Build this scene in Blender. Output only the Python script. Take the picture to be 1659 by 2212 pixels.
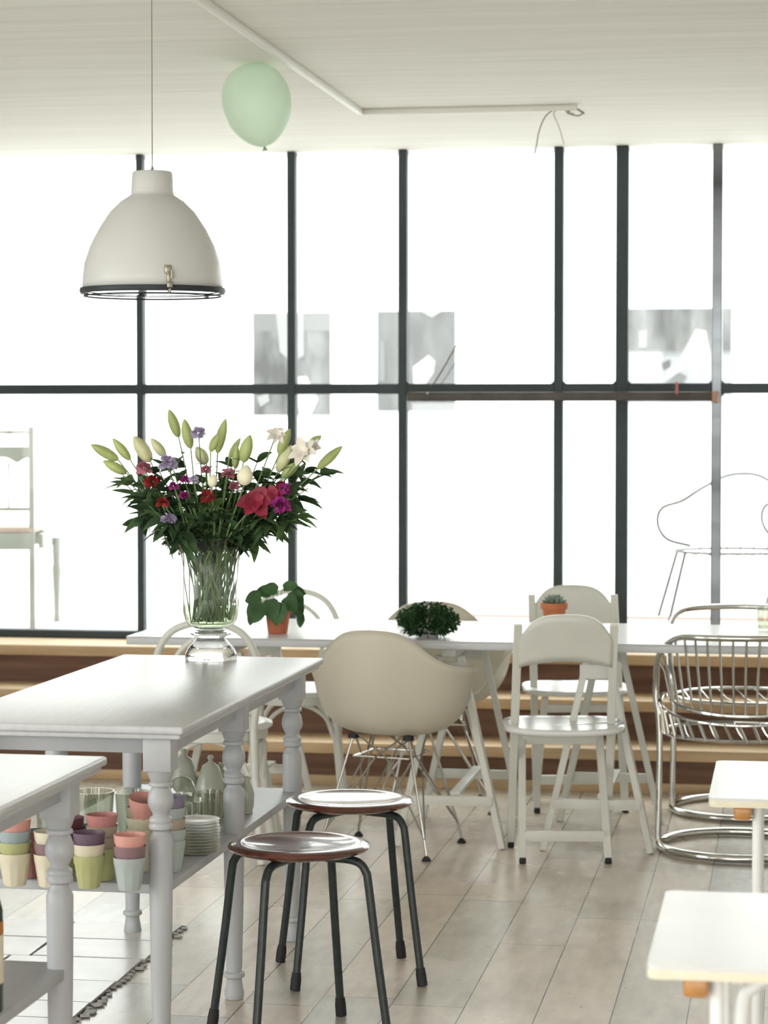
import bpy, bmesh, math, random
from mathutils import Vector, Matrix
for o in list(bpy.data.objects): bpy.data.objects.remove(o)
SC = bpy.context.scene
COL = SC.collection
R = math.radians
rnd = random.Random(7)

# ---------------------------------------------------------------- camera, world, light, exposure
EYE = 1.5; YAW = R(9.55); F = 5222.0; PITCH = math.atan(211/F)
cam = bpy.data.cameras.new('camera'); camo = bpy.data.objects.new('camera', cam); COL.objects.link(camo)
camo.location = (0, 0, EYE); camo.rotation_euler = (math.pi/2-PITCH, 0, YAW)
cam.sensor_fit = 'VERTICAL'; cam.sensor_height = 36; cam.lens = F/2212*36
cam.clip_end = 200
cam.dof.use_dof = True; cam.dof.focus_distance = 6.1; cam.dof.aperture_fstop = 6.0
SC.camera = camo
w = bpy.data.worlds.new('overcast_sky'); SC.world = w; w.use_nodes = True
bg = w.node_tree.nodes['Background']; bg.inputs[0].default_value = (.99, 1.0, .985, 1); bg.inputs[1].default_value = 6.2
SC.view_settings.view_transform = 'Standard'; SC.view_settings.look = 'None'
SC.view_settings.gamma = 1; SC.view_settings.use_curve_mapping = False
SC.view_settings.exposure = 0.13
SC.cycles.max_bounces = 10; SC.cycles.diffuse_bounces = 5; SC.cycles.transparent_max_bounces = 24
SC.cycles.transmission_bounces = 14; SC.cycles.glossy_bounces = 5
SC.cycles.caustics_refractive = True; SC.cycles.sample_clamp_indirect = 8
SC.cycles.use_denoising = True
def portal(name, loc, rot, sx, sy):
    l = bpy.data.lights.new(name, 'AREA'); l.shape = 'RECTANGLE'; l.size = sx; l.size_y = sy
    l.cycles.is_portal = True
    o = bpy.data.objects.new(name, l); o.location = loc; o.rotation_euler = rot; COL.objects.link(o)
XL, XR, YB, YW, ZC = -5.2, 3.0, -2.6, 10.42, 2.65
portal('window_light', (-1.1, YW+.12, 1.6), (-math.pi/2, 0, 0), 8.0, 2.2)
portal('rear_window_light', (-1.1, YB-.25, 1.45), (math.pi/2, 0, 0), 7.2, 2.1)
portal('left_window_light', (XL-.25, 1.45, 1.55), (0, -math.pi/2, 0), 2.0, 7.0)

# ---------------------------------------------------------------- picking points of the place from the survey of the photograph
def ray(px, py):
    a = (px-829.5)/F; b = -(py-1106)/F
    s, c = math.sin(YAW), math.cos(YAW); sp, cp = math.sin(PITCH), math.cos(PITCH)
    return Vector((-s*cp+a*c-b*s*sp, c*cp+a*s+b*c*sp, -sp+b*cp))
def G(px, py, z=0):                       # point at height z
    r = ray(px, py); t = (z-EYE)/r.z; return Vector((0, 0, EYE))+r*t
def W(px, py, y):                         # point at room depth y
    r = ray(px, py); t = y/r.y; return Vector((0, 0, EYE))+r*t

# ---------------------------------------------------------------- materials
def mat(name, col, rough=.5, metal=0, spec=.5, var=0, vscale=6, stretch=(1, 1, 1), trans=0, ior=1.45, bump=0, bscale=40, sheen=0, coat=0, col2=None):
    m = bpy.data.materials.new(name); m.use_nodes = True; nt = m.node_tree; b = nt.nodes['Principled BSDF']
    b.inputs['Base Color'].default_value = (*col, 1); b.inputs['Roughness'].default_value = rough
    b.inputs['Metallic'].default_value = metal; b.inputs['IOR'].default_value = ior
    b.inputs['Specular IOR Level'].default_value = spec; b.inputs['Transmission Weight'].default_value = trans
    b.inputs['Coat Weight'].default_value = coat
    if var or bump or col2:
        tc = nt.nodes.new('ShaderNodeTexCoord'); mp = nt.nodes.new('ShaderNodeMapping'); mp.inputs['Scale'].default_value = stretch
        nt.links.new(tc.outputs['Object'], mp.inputs[0])
        n = nt.nodes.new('ShaderNodeTexNoise'); n.inputs['Scale'].default_value = vscale; n.inputs['Detail'].default_value = 5
        nt.links.new(mp.outputs[0], n.inputs[0])
        if var or col2:
            rp = nt.nodes.new('ShaderNodeValToRGB'); e = rp.color_ramp.elements
            e[0].position = .3; e[1].position = .7
            e[0].color = (*[c*(1-var) for c in col], 1)
            e[1].color = (*col2, 1) if col2 else (*[min(1, c*(1+var)) for c in col], 1)
            nt.links.new(n.outputs[0], rp.inputs[0]); nt.links.new(rp.outputs[0], b.inputs['Base Color'])
        if bump:
            n2 = nt.nodes.new('ShaderNodeTexNoise'); n2.inputs['Scale'].default_value = bscale; n2.inputs['Detail'].default_value = 4
            nt.links.new(mp.outputs[0], n2.inputs[0])
            bp = nt.nodes.new('ShaderNodeBump'); bp.inputs['Strength'].default_value = bump; bp.inputs['Distance'].default_value = .002
            nt.links.new(n2.outputs[0], bp.inputs['Height']); nt.links.new(bp.outputs[0], b.inputs['Normal'])
    return m
def glassmat(name, tint=(1, 1, 1), gloss=.08):       # thin clear glass: passes light, mirrors a little more at a glance
    m = bpy.data.materials.new(name); m.use_nodes = True; nt = m.node_tree; nt.nodes.clear()
    o = nt.nodes.new('ShaderNodeOutputMaterial'); t = nt.nodes.new('ShaderNodeBsdfTransparent'); t.inputs[0].default_value = (*tint, 1)
    g = nt.nodes.new('ShaderNodeBsdfGlossy'); g.inputs['Roughness'].default_value = .03
    lw = nt.nodes.new('ShaderNodeLayerWeight'); lw.inputs[0].default_value = .5
    pw = nt.nodes.new('ShaderNodeMath'); pw.operation = 'POWER'; pw.inputs[1].default_value = 4
    ml = nt.nodes.new('ShaderNodeMath'); ml.operation = 'MULTIPLY_ADD'; ml.inputs[1].default_value = .8; ml.inputs[2].default_value = gloss
    mx = nt.nodes.new('ShaderNodeMixShader')
    nt.links.new(lw.outputs['Facing'], pw.inputs[0]); nt.links.new(pw.outputs[0], ml.inputs[0]); nt.links.new(ml.outputs[0], mx.inputs[0])
    nt.links.new(t.outputs[0], mx.inputs[1]); nt.links.new(g.outputs[0], mx.inputs[2]); nt.links.new(mx.outputs[0], o.inputs[0])
    return m
M = dict(
    wall=mat('white_plaster', (.82, .82, .81), .8, var=.03, vscale=2),
    ceiling=mat('painted_ceiling', (.85, .84, .785), .75, var=.05, vscale=4, stretch=(.25, 5, 1), bump=.3, bscale=12),
    court=mat('white_courtyard_paint', (.88, .88, .88), .8, var=.01),
    patio=mat('pale_patio_paving', (.52, .52, .51), .85, var=.03),
    fern=mat('matt_fern_leaf', (.035, .075, .032), .9, spec=.05, var=.5, vscale=30), pothos=mat('pothos_leaf', (.045, .10, .035), .5, spec=.25, var=.35, vscale=14),
    ground=mat('pale_ground', (.45, .44, .42), .9, var=.1),
    steel=mat('dark_window_steel', (.042, .056, .060), .55, var=.2, vscale=3, spec=.35),
    rail=mat('brown_black_metal', (.06, .05, .04), .45, var=.3, vscale=10),
    mirrorpost=mat('steel_post_painted_reflections', (.15, .16, .165), .2, metal=1, var=.6, vscale=2.2, stretch=(.1, .1, 1.4)),  # tone bands up the post paint its uneven reflections into the colour
    tread=mat('pale_step_wood', (.50, .35, .20), .5, var=.18, vscale=4, stretch=(.4, 5, 5)),
    riser=mat('brown_riser_wood', (.165, .095, .066), .75, spec=.2, var=.3, vscale=4, stretch=(.4, 3, 5)),
    greypaint=mat('grey_painted_wood', (.43, .44, .45), .38, var=.06, vscale=12, stretch=(1, 1, .3), bump=.15, bscale=60),
    greytop=mat('grey_painted_top', (.50, .505, .51), .32, spec=.28, var=.05, vscale=10, stretch=(6, .6, 1), bump=.25, bscale=30),
    whitetop=mat('white_laminate', (.60, .60, .595), .24, spec=.3, var=.02),
    whiteedge=mat('white_edge', (.52, .53, .54), .4, var=.02),
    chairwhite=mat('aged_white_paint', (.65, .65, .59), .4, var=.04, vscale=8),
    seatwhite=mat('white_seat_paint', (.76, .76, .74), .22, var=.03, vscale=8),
    shell=mat('cream_plastic_shell', (.57, .53, .43), .45, var=.03, vscale=3),
    chrome=mat('chrome', (.62, .62, .59), .12, metal=1),
    wire=mat('zinc_wire', (.42, .41, .38), .3, metal=1),
    rubber=mat('black_rubber', (.012, .012, .013), .6),
    stoolleg=mat('dark_green_black_steel', (.020, .028, .027), .32, var=.25, vscale=60),
    veneer=mat('red_brown_veneer', (.105, .030, .018), .2, var=.4, vscale=6, stretch=(1, 9, 1), coat=.5),
    lampwhite=mat('off_white_enamel', (.60, .61, .58), .35, var=.02),
    lampin=mat('lamp_inner_white', (.85, .85, .82), .5),
    lampdark=mat('dark_rubber_gasket', (.02, .025, .03), .5),
    latch=mat('nickel_latch', (.35, .32, .26), .3, metal=.9, var=.2),
    glass=glassmat('clear_glass'),
    pane=glassmat('window_glass', (.97, .99, .98), .02),
    smoke=glassmat('greenish_grey_glass', (.84, .85, .80), .12),
    realglass=mat('solid_clear_glass', (.99, 1, .99), 0, trans=1, ior=1.45),
    water=glassmat('vase_water', (.86, .93, .80), .05),
    leaf=mat('dark_green_leaf', (.045, .085, .035), .55, spec=.25, var=.5, vscale=20),
    leaf2=mat('mid_green_leaf', (.08, .14, .045), .5, spec=.3, var=.4, vscale=20),
    stem=mat('flower_stem', (.16, .25, .10), .5, var=.3, vscale=30),
    bud=mat('lily_bud_green', (.40, .46, .17), .45, var=.18, vscale=18, stretch=(1, 1, .3)),
    budpale=mat('lily_bud_pale', (.62, .62, .36), .45, var=.15, vscale=18),
    cream=mat('cream_petal', (.80, .76, .55), .5, var=.08, vscale=20),
    whitepet=mat('white_petal', (.80, .76, .66), .5, var=.1, vscale=20),
    lilac=mat('lilac_petal', (.42, .36, .50), .55, var=.15, vscale=30),
    pinkpet=mat('dusky_pink_petal', (.45, .16, .20), .55, var=.25, vscale=30),
    crimson=mat('crimson_petal', (.26, .02, .045), .5, var=.35, vscale=30),
    red=mat('red_petal', (.28, .025, .025), .5, var=.3, vscale=30),
    magenta=mat('magenta_petal', (.34, .035, .21), .5, var=.3, vscale=30),
    terracotta=mat('terracotta', (.42, .13, .07), .8, var=.12, vscale=20),
    terracotta2=mat('orange_terracotta', (.50, .17, .075), .8, var=.12, vscale=20),
    potgrey=mat('grey_pot', (.42, .42, .39), .6, var=.1),
    soil=mat('soil', (.03, .02, .015), .95, var=.4, vscale=80),
    succ=mat('grey_green_succulent', (.20, .26, .20), .5, var=.2, vscale=30),
    ceramic=mat('sage_ceramic', (.42, .43, .35), .2, var=.05),
    plate=mat('cream_plate', (.66, .65, .56), .25, var=.1, vscale=30),
    amber=mat('amber_wood_block', (.42, .20, .06), .3, var=.2, vscale=20),
    palewood=mat('plywood_edge', (.66, .62, .48), .5, var=.1, vscale=30, stretch=(1, 1, 8)),
    tubewhite=mat('white_tube_enamel', (.74, .75, .74), .25),
    wirehang=mat('grey_wire', (.30, .29, .27), .6),
    conduit=mat('white_conduit', (.80, .79, .73), .5),
    bottle=mat('dark_green_bottle', (.012, .03, .018), .1, spec=.6),
    label=mat('pale_paper_label', (.68, .62, .50), .7, var=.05), labelo=mat('orange_label_band', (.45, .17, .04), .6),
    outchair=mat('chalk_white_paint', (.27, .275, .24), .6, var=.05), outwire=mat('thin_pale_wire', (.06, .06, .055), .5),
    peach=mat('peach_seat', (.4, .3, .25), .6), redpaint=mat('faded_red_line', (.62, .30, .27), .8),
)
def balloonmat():
    m = bpy.data.materials.new('mint_balloon_latex'); m.use_nodes = True; nt = m.node_tree; b = nt.nodes['Principled BSDF']
    b.inputs['Base Color'].default_value = (.78, .88, .76, 1); b.inputs['Roughness'].default_value = .3
    t = nt.nodes.new('ShaderNodeBsdfTransparent'); t.inputs[0].default_value = (.88, .96, .88, 1)
    tl = nt.nodes.new('ShaderNodeBsdfTranslucent'); tl.inputs[0].default_value = (.76, .88, .76, 1)
    lw = nt.nodes.new('ShaderNodeLayerWeight'); lw.inputs[0].default_value = .35
    mp = nt.nodes.new('ShaderNodeMath'); mp.operation = 'MULTIPLY_ADD'; mp.inputs[1].default_value = .6; mp.inputs[2].default_value = .42
    a = nt.nodes.new('ShaderNodeMixShader'); a.inputs[0].default_value = .5; c = nt.nodes.new('ShaderNodeMixShader')
    nt.links.new(b.outputs[0], a.inputs[1]); nt.links.new(tl.outputs[0], a.inputs[2])
    nt.links.new(lw.outputs['Facing'], mp.inputs[0]); nt.links.new(mp.outputs[0], c.inputs[0])
    nt.links.new(t.outputs[0], c.inputs[1]); nt.links.new(a.outputs[0], c.inputs[2])
    nt.links.new(c.outputs[0], nt.nodes['Material Output'].inputs[0]); return m
M['balloon'] = balloonmat()
def mathn(nt, op, a, b=None, c=None):
    n = nt.nodes.new('ShaderNodeMath'); n.operation = op
    for i, v in enumerate((a, b, c)):
        if v is None: continue
        if isinstance(v, (int, float)): n.inputs[i].default_value = v
        else: nt.links.new(v, n.inputs[i])
    return n.outputs[0]
def plankmat():
    m = bpy.data.materials.new('washed_oak_planks'); m.use_nodes = True; nt = m.node_tree; b = nt.nodes['Principled BSDF']
    tc = nt.nodes.new('ShaderNodeTexCoord'); sp = nt.nodes.new('ShaderNodeSeparateXYZ'); nt.links.new(tc.outputs['Object'], sp.inputs[0])
    u = mathn(nt, 'DIVIDE', mathn(nt, 'ADD', sp.outputs[0], 20-PX0), .187); iu = mathn(nt, 'FLOOR', u); fu = mathn(nt, 'FRACT', u)
    wn = nt.nodes.new('ShaderNodeTexWhiteNoise'); wn.noise_dimensions = '1D'; nt.links.new(iu, wn.inputs['W'])
    v = mathn(nt, 'ADD', mathn(nt, 'DIVIDE', sp.outputs[1], 1.35), mathn(nt, 'MULTIPLY', wn.outputs[0], 7)); iv = mathn(nt, 'FLOOR', v); fv = mathn(nt, 'FRACT', v)
    cb = nt.nodes.new('ShaderNodeCombineXYZ'); nt.links.new(iu, cb.inputs[0]); nt.links.new(iv, cb.inputs[1])
    w2 = nt.nodes.new('ShaderNodeTexWhiteNoise'); w2.noise_dimensions = '2D'; nt.links.new(cb.outputs[0], w2.inputs['Vector'])
    rp = nt.nodes.new('ShaderNodeValToRGB'); e = rp.color_ramp.elements
    e[0].position = 0; e[0].color = (.33, .335, .315, 1); e[1].position = 1; e[1].color = (.62, .53, .435, 1)
    x = e.new(.22); x.color = (.50, .45, .375, 1); x = e.new(.7); x.color = (.57, .485, .395, 1)
    nt.links.new(w2.outputs[0], rp.inputs[0])
    mp = nt.nodes.new('ShaderNodeMapping'); mp.inputs['Scale'].default_value = (14, 3.0, 1); nt.links.new(tc.outputs['Object'], mp.inputs[0])
    n = nt.nodes.new('ShaderNodeTexNoise'); n.inputs['Scale'].default_value = 2.2; n.inputs['Detail'].default_value = 6; nt.links.new(mp.outputs[0], n.inputs[0])
    n3 = nt.nodes.new('ShaderNodeTexNoise'); n3.inputs['Scale'].default_value = 2.4; n3.inputs['Detail'].default_value = 4; nt.links.new(tc.outputs['Object'], n3.inputs[0])
    g = mathn(nt, 'ADD', mathn(nt, 'MULTIPLY_ADD', n.outputs[0], .42, .64), mathn(nt, 'MULTIPLY_ADD', n3.outputs[0], .7, -.2))
    mx = nt.nodes.new('ShaderNodeMix'); mx.data_type = 'RGBA'; mx.blend_type = 'MULTIPLY'; mx.inputs[0].default_value = 1
    nt.links.new(rp.outputs[0], mx.inputs[6]); nt.links.new(g, mx.inputs[7])
    su = mathn(nt, 'LESS_THAN', mathn(nt, 'ABSOLUTE', mathn(nt, 'SUBTRACT', fu, .5)), .490)
    sv = mathn(nt, 'LESS_THAN', mathn(nt, 'ABSOLUTE', mathn(nt, 'SUBTRACT', fv, .5)), .4985)
    s = mathn(nt, 'MULTIPLY', su, sv)
    m2 = nt.nodes.new('ShaderNodeMix'); m2.data_type = 'RGBA'; m2.inputs[6].default_value = (.09, .075, .06, 1)
    nt.links.new(s, m2.inputs[0]); nt.links.new(mx.outputs[2], m2.inputs[7]); nt.links.new(m2.outputs[2], b.inputs['Base Color'])
    nt.links.new(mathn(nt, 'MULTIPLY_ADD', n3.outputs[0], .16, .19), b.inputs['Roughness'])
    bp = nt.nodes.new('ShaderNodeBump'); bp.inputs['Strength'].default_value = .35; bp.inputs['Distance'].default_value = .002
    nt.links.new(s, bp.inputs['Height']); nt.links.new(bp.outputs[0], b.inputs['Normal'])
    return m
PX0 = G(1149, 1900).x
M['planks'] = plankmat()
M['tile'] = mat('white_stone_tile', (.56, .55, .53), .28, spec=.35, var=.14, vscale=6, bump=.35, bscale=9)
M['grout'] = mat('dark_grout', (.05, .045, .04), .9, var=.3)
def postermat(name, seed, lo, hi, fade=None):
    m = bpy.data.materials.new(name); m.use_nodes = True; nt = m.node_tree; b = nt.nodes['Principled BSDF']; b.inputs['Roughness'].default_value = .8
    tc = nt.nodes.new('ShaderNodeTexCoord'); mp = nt.nodes.new('ShaderNodeMapping'); mp.inputs['Location'].default_value = (seed*3.1, 0, seed*1.7); mp.inputs['Scale'].default_value = (9, 1, 3)
    nt.links.new(tc.outputs['Object'], mp.inputs[0]); n = nt.nodes.new('ShaderNodeTexNoise'); n.inputs['Scale'].default_value = 1; n.inputs['Detail'].default_value = 2
    nt.links.new(mp.outputs[0], n.inputs[0]); rp = nt.nodes.new('ShaderNodeValToRGB'); e = rp.color_ramp.elements
    e[0].position = .38; e[0].color = (lo, lo, lo, 1); e[1].position = .72; e[1].color = (hi, hi, hi, 1); nt.links.new(n.outputs[0], rp.inputs[0])
    out = rp.outputs[0]
    if fade is not None:
        sp = nt.nodes.new('ShaderNodeSeparateXYZ'); nt.links.new(tc.outputs['Object'], sp.inputs[0])
        mr = nt.nodes.new('ShaderNodeMapRange'); mr.inputs['From Min'].default_value = fade; mr.inputs['From Max'].default_value = fade+.06
        nt.links.new(sp.outputs[2], mr.inputs['Value']); mx = nt.nodes.new('ShaderNodeMix'); mx.data_type = 'RGBA'
        mx.inputs[6].default_value = (.22, .225, .24, 1); nt.links.new(mr.outputs[0], mx.inputs[0]); nt.links.new(out, mx.inputs[7]); out = mx.outputs[2]
    nt.links.new(out, b.inputs['Base Color']); return m

# ---------------------------------------------------------------- mesh helpers
class MB:
    def __init__(s): s.v = []; s.f = []
    def add(s, vs, fs):
        n = len(s.v); s.v += [tuple(v) for v in vs]; s.f += [tuple(i+n for i in f) for f in fs]; return s
    def box(s, c, d, rot=None, bev=0, seg=2):
        bm = bmesh.new(); bmesh.ops.create_cube(bm, size=1)
        for v in bm.verts: v.co = Vector((v.co.x*d[0], v.co.y*d[1], v.co.z*d[2]))
        if bev: bmesh.ops.bevel(bm, geom=bm.edges[:], offset=bev, segments=seg, affect='EDGES', profile=.5)
        mt = Matrix.Translation(c) @ (rot.to_4x4() if rot else Matrix())
        bm.verts.index_update(); vs = [mt @ v.co for v in bm.verts]; fs = [[v.index for v in f.verts] for f in bm.faces]; bm.free()
        return s.add(vs, fs)
    def bar(s, a, b, wx, wy, bev=.002, up=(0, 0, 1)):       # rectangular bar from a to b
        a, b = Vector(a), Vector(b); d = b-a; q = d.to_track_quat('Z', 'Y').to_matrix()
        return s.box((a+b)/2, (wx, wy, d.length), q, bev, 1)
    def tube(s, pts, r, n=8, closed=False, cap=True):
        pts = [Vector(p) for p in pts]; N = len(pts); rs = r if isinstance(r, (list, tuple)) else [r]*N
        vs = []; fs = []; up = None
        for i, p in enumerate(pts):
            t = (pts[(i+1) % N]-pts[i-1]) if closed else (pts[min(i+1, N-1)]-pts[max(i-1, 0)])
            t.normalize()
            if up is None: up = t.orthogonal().normalized()
            up = (up-t*up.dot(t)); up = up.normalized() if up.length > 1e-6 else t.orthogonal().normalized()
            sd = t.cross(up)
            for k in range(n):
                a = 2*math.pi*k/n; vs.append(p+(up*math.cos(a)+sd*math.sin(a))*rs[i])
        for i in range(N if closed else N-1):
            for k in range(n):
                j = (i+1) % N; fs.append((i*n+k, i*n+(k+1) % n, j*n+(k+1) % n, j*n+k))
        if cap and not closed: fs += [tuple(range(n))[::-1], tuple(range((N-1)*n, N*n))]
        return s.add(vs, fs)
    def lathe(s, prof, n=24, c=(0, 0, 0), mt=None, cap=True, fac=None):   # prof [(r,z)...]
        c = Vector(c); vs = []; fs = []; N = len(prof)
        for r, z in prof:
            for k in range(n):
                a = 2*math.pi*k/n; v = Vector((r*math.cos(a), r*math.sin(a), z))
                if mt: v = mt @ v
                vs.append(v+c)
        for i in range(N-1):
            for k in range(n): fs.append((i*n+k, i*n+(k+1) % n, (i+1)*n+(k+1) % n, (i+1)*n+k))
        if cap: fs += [tuple(range(n))[::-1], tuple(range((N-1)*n, N*n))]
        return s.add(vs, fs)
    def grid(s, fn, nu, nv):
        vs = [fn(i/(nu-1), j/(nv-1)) for i in range(nu) for j in range(nv)]
        return s.add(vs, [(i*nv+j, (i+1)*nv+j, (i+1)*nv+j+1, i*nv+j+1) for i in range(nu-1) for j in range(nv-1)])
    def prism(s, poly, y0, y1):                     # poly in (x,z), extruded along y
        n = len(poly); vs = [(x, y0, z) for x, z in poly]+[(x, y1, z) for x, z in poly]
        return s.add(vs, [tuple(range(n)), tuple(range(2*n-1, n-1, -1))]+[(i, i+n, (i+1) % n+n, (i+1) % n) for i in range(n)])
    def build(s, name, m, parent=None, smooth=True, ang=40, solid=0, sub=0):
        me = bpy.data.meshes.new(name); me.from_pydata(s.v, [], s.f)
        bm = bmesh.new(); bm.from_mesh(me); bmesh.ops.recalc_face_normals(bm, faces=bm.faces[:]); bm.to_mesh(me); bm.free()
        me.materials.append(M[m] if isinstance(m, str) else m)
        if smooth:
            for p in me.polygons: p.use_smooth = True
            me.set_sharp_from_angle(angle=R(ang))
        o = bpy.data.objects.new(name, me); COL.objects.link(o)
        if parent: o.parent = parent
        if solid:
            k = o.modifiers.new('thickness', 'SOLIDIFY'); k.thickness = solid; k.offset = 0
        if sub: k = o.modifiers.new('smooth', 'SUBSURF'); k.levels = k.render_levels = sub
        return o
def tag(o, label=None, cat=None, group=None, kind=None):
    if label: o['label'] = label
    if cat: o['category'] = cat
    if group: o['group'] = group
    if kind: o['kind'] = kind
    return o
def thing(name, loc, label, cat, group=None, rz=0):
    o = bpy.data.objects.new(name, None); COL.objects.link(o); o.location = loc; o.rotation_euler = (0, 0, rz); o.empty_display_size = .1
    return tag(o, label, cat, group)
def dup(root, loc, rz, label, group=None):
    r = root.copy(); COL.objects.link(r); r.location = loc; r.rotation_euler = (0, 0, rz); r['label'] = label
    if group: r['group'] = group
    def rec(src, dst):
        for ch in [o for o in bpy.data.objects if o.parent == src]:
            c = ch.copy(); COL.objects.link(c); c.parent = dst; rec(ch, c)
    rec(root, r); return r
def struct(name, mb, m, parent=None, label=None, **k):
    o = mb.build(name, m, parent, **k)
    if not parent: o['kind'] = 'structure'
    if label: o['label'] = label
    return o
def bez(pts, n=8):                                  # catmull-rom through the points
    P = [Vector(p) for p in pts]; P = [P[0]*2-P[1]]+P+[P[-1]*2-P[-2]]; out = []
    for i in range(1, len(P)-2):
        for k in range(n):
            t = k/n; a, b, c, d = P[i-1:i+3]
            out.append(.5*((2*b)+(c-a)*t+(2*a-5*b+4*c-d)*t*t+(3*b-a-3*c+d)*t**3))
    out.append(P[-2]); return out

# ---------------------------------------------------------------- setting
struct('floor', MB().box(((XL+XR)/2, (YB+9.9)/2, -.05), (XR-XL+.6, 9.9-YB+.6, .1)), 'planks', label='washed oak plank floor running towards the windows')
struct('ceiling', MB().box(((XL+XR)/2, (YB+YW)/2, ZC+.1), (XR-XL+.6, YW-YB+.5, .2)), 'ceiling', label='white painted boarded ceiling')
# stone tile patch: individual irregular slabs between dark joints
tp = MB(); tx1 = G(334, 2060).x; ty1 = G(120, 1992).y
gr = struct('floor_tiles', MB().box(((XL+.1+tx1)/2, (ty1+3.2)/2, .001), (tx1-XL-.1, ty1-3.2, .003)), 'grout', label='old white stone tiles with dark joints under the grey tables')
row = 0; y = ty1-.01
while y > 3.3:
    h = rnd.choice((.17, .2, .23, .26)); x = tx1+.004-rnd.uniform(0, .010)
    while x > -4.2:
        wd = rnd.uniform(.26, .42); g = .0055; j = lambda: rnd.uniform(-.004, .004)
        vs = [(x-wd+g+j(), y-h+g+j()), (x-g+j(), y-h+g+j()), (x-g+j(), y-g+j()), (x-wd+g+j(), y-g+j())]
        t = [(a, b, .0095+rnd.uniform(-.0008, .0008)) for a, b in vs]; bt = [(a, b, .001) for a, b in vs]
        tp.add(bt+t, [(4, 5, 6, 7), (0, 1, 5, 4), (1, 2, 6, 5), (2, 3, 7, 6), (3, 0, 4, 7)])
        x -= wd
    y -= h
tp.build('tile', 'tile', gr, smooth=False)
# chipped mortar lip along the tile edge
lip = MB()
for k in range(90):
    yy = 3.5+k*(ty1-3.5)/90; s_ = rnd.uniform(.016, .032)
    lip.box((tx1+rnd.uniform(-.006, .016), yy, .004), (s_, s_*1.1, .0045), Matrix.Rotation(rnd.random(), 3, 'Z'), .002, 1)
lip.build('mortar_lip', mat('pale_mortar', (.42, .41, .38), .8, var=.3, vscale=60), gr)
# walls
def wallbox(name, pieces, m='wall', label=None):
    b = MB()
    for c, d in pieces: b.box(c, d)
    return struct(name, b, m, label=label, smooth=False)
wallbox('wall_right', [((XR+.1, (YB+YW)/2, ZC/2), (.2, YW-YB+.4, ZC))], label='white plaster wall on the right')
wallbox('wall_left', [((XL-.1, (YB+YW)/2, .25), (.2, YW-YB, .5)), ((XL-.1, (YB+YW)/2, ZC-.05), (.2, YW-YB, .1)),
                      ((XL-.1, YB+.3, ZC/2), (.2, .6, ZC)), ((XL-.1, 7.7, ZC/2), (.2, 5.5, ZC)), ((XL-.1, 2.2, ZC/2), (.2, .3, ZC))], label='unseen white wall on the left, tall openings narrowed to cut side light')  # out of view; long solid stretch closes the opening to reduce light from the left
wallbox('wall_rear', [((-1.1, YB-.1, .2), (8.6, .2, .4)), ((-1.1, YB-.1, ZC-.05), (8.6, .2, .1)), ((XL+.2, YB-.1, ZC/2), (.4, .2, ZC)),
                      ((XR-.2, YB-.1, ZC/2), (.4, .2, ZC)), ((-1.1, YB-.1, ZC/2), (.3, .2, ZC))], label='rear wall with openings behind the camera')
struct('ground', MB().box((-1, 8, -.3), (80, 80, .2)), 'ground', label='unseen ground outside, added to block sky light from below')  # unseen slab, added so the even sky does not light from below
# courtyard beyond the glass
YP = 15.35; ZP = .47
struct('patio_floor', MB().box((-1.5, (YW+YP)/2+.1, ZP-.11), (12, YP-YW, .22)), 'patio', label='white patio floor beyond the windows')
struct('wall_outside', MB().box((-1.5, YP+.1, 2.0), (12, .2, 4.4)), 'court', label='white courtyard wall beyond the windows')
struct('trim_1', MB().box((-.9, W(900, 1342, 12.2).y, ZP+.006), (1.6, .05, .012)), 'redpaint', label='faded red line on the patio floor')
# steps
bench_steps = thing('wooden_steps', (0, 0, 0), 'long brown wooden steps with pale treads below the window wall', 'steps')
st = [(9.55, 9.86, .175), (9.80, 10.12, .338), (10.06, 10.415, .50)]
for i, (y0, y1, z) in enumerate(st):
    MB().box((-1.1, (y0+y1)/2, z-.0225), (8.1, y1-y0, .045), None, .004).build('tread', 'tread', bench_steps)
    zb = 0 if i == 0 else st[i-1][2]
    MB().box((-1.1, y0+.04, (zb+z-.045)/2), (8.1, .03, z-.045-zb)).build('riser', 'riser', bench_steps)
struct('baseboard_front', MB().box((-1.1, 9.575, .02), (8.1, .02, .04), None, .003), 'tread', label='pale strip at the foot of the steps')
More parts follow.
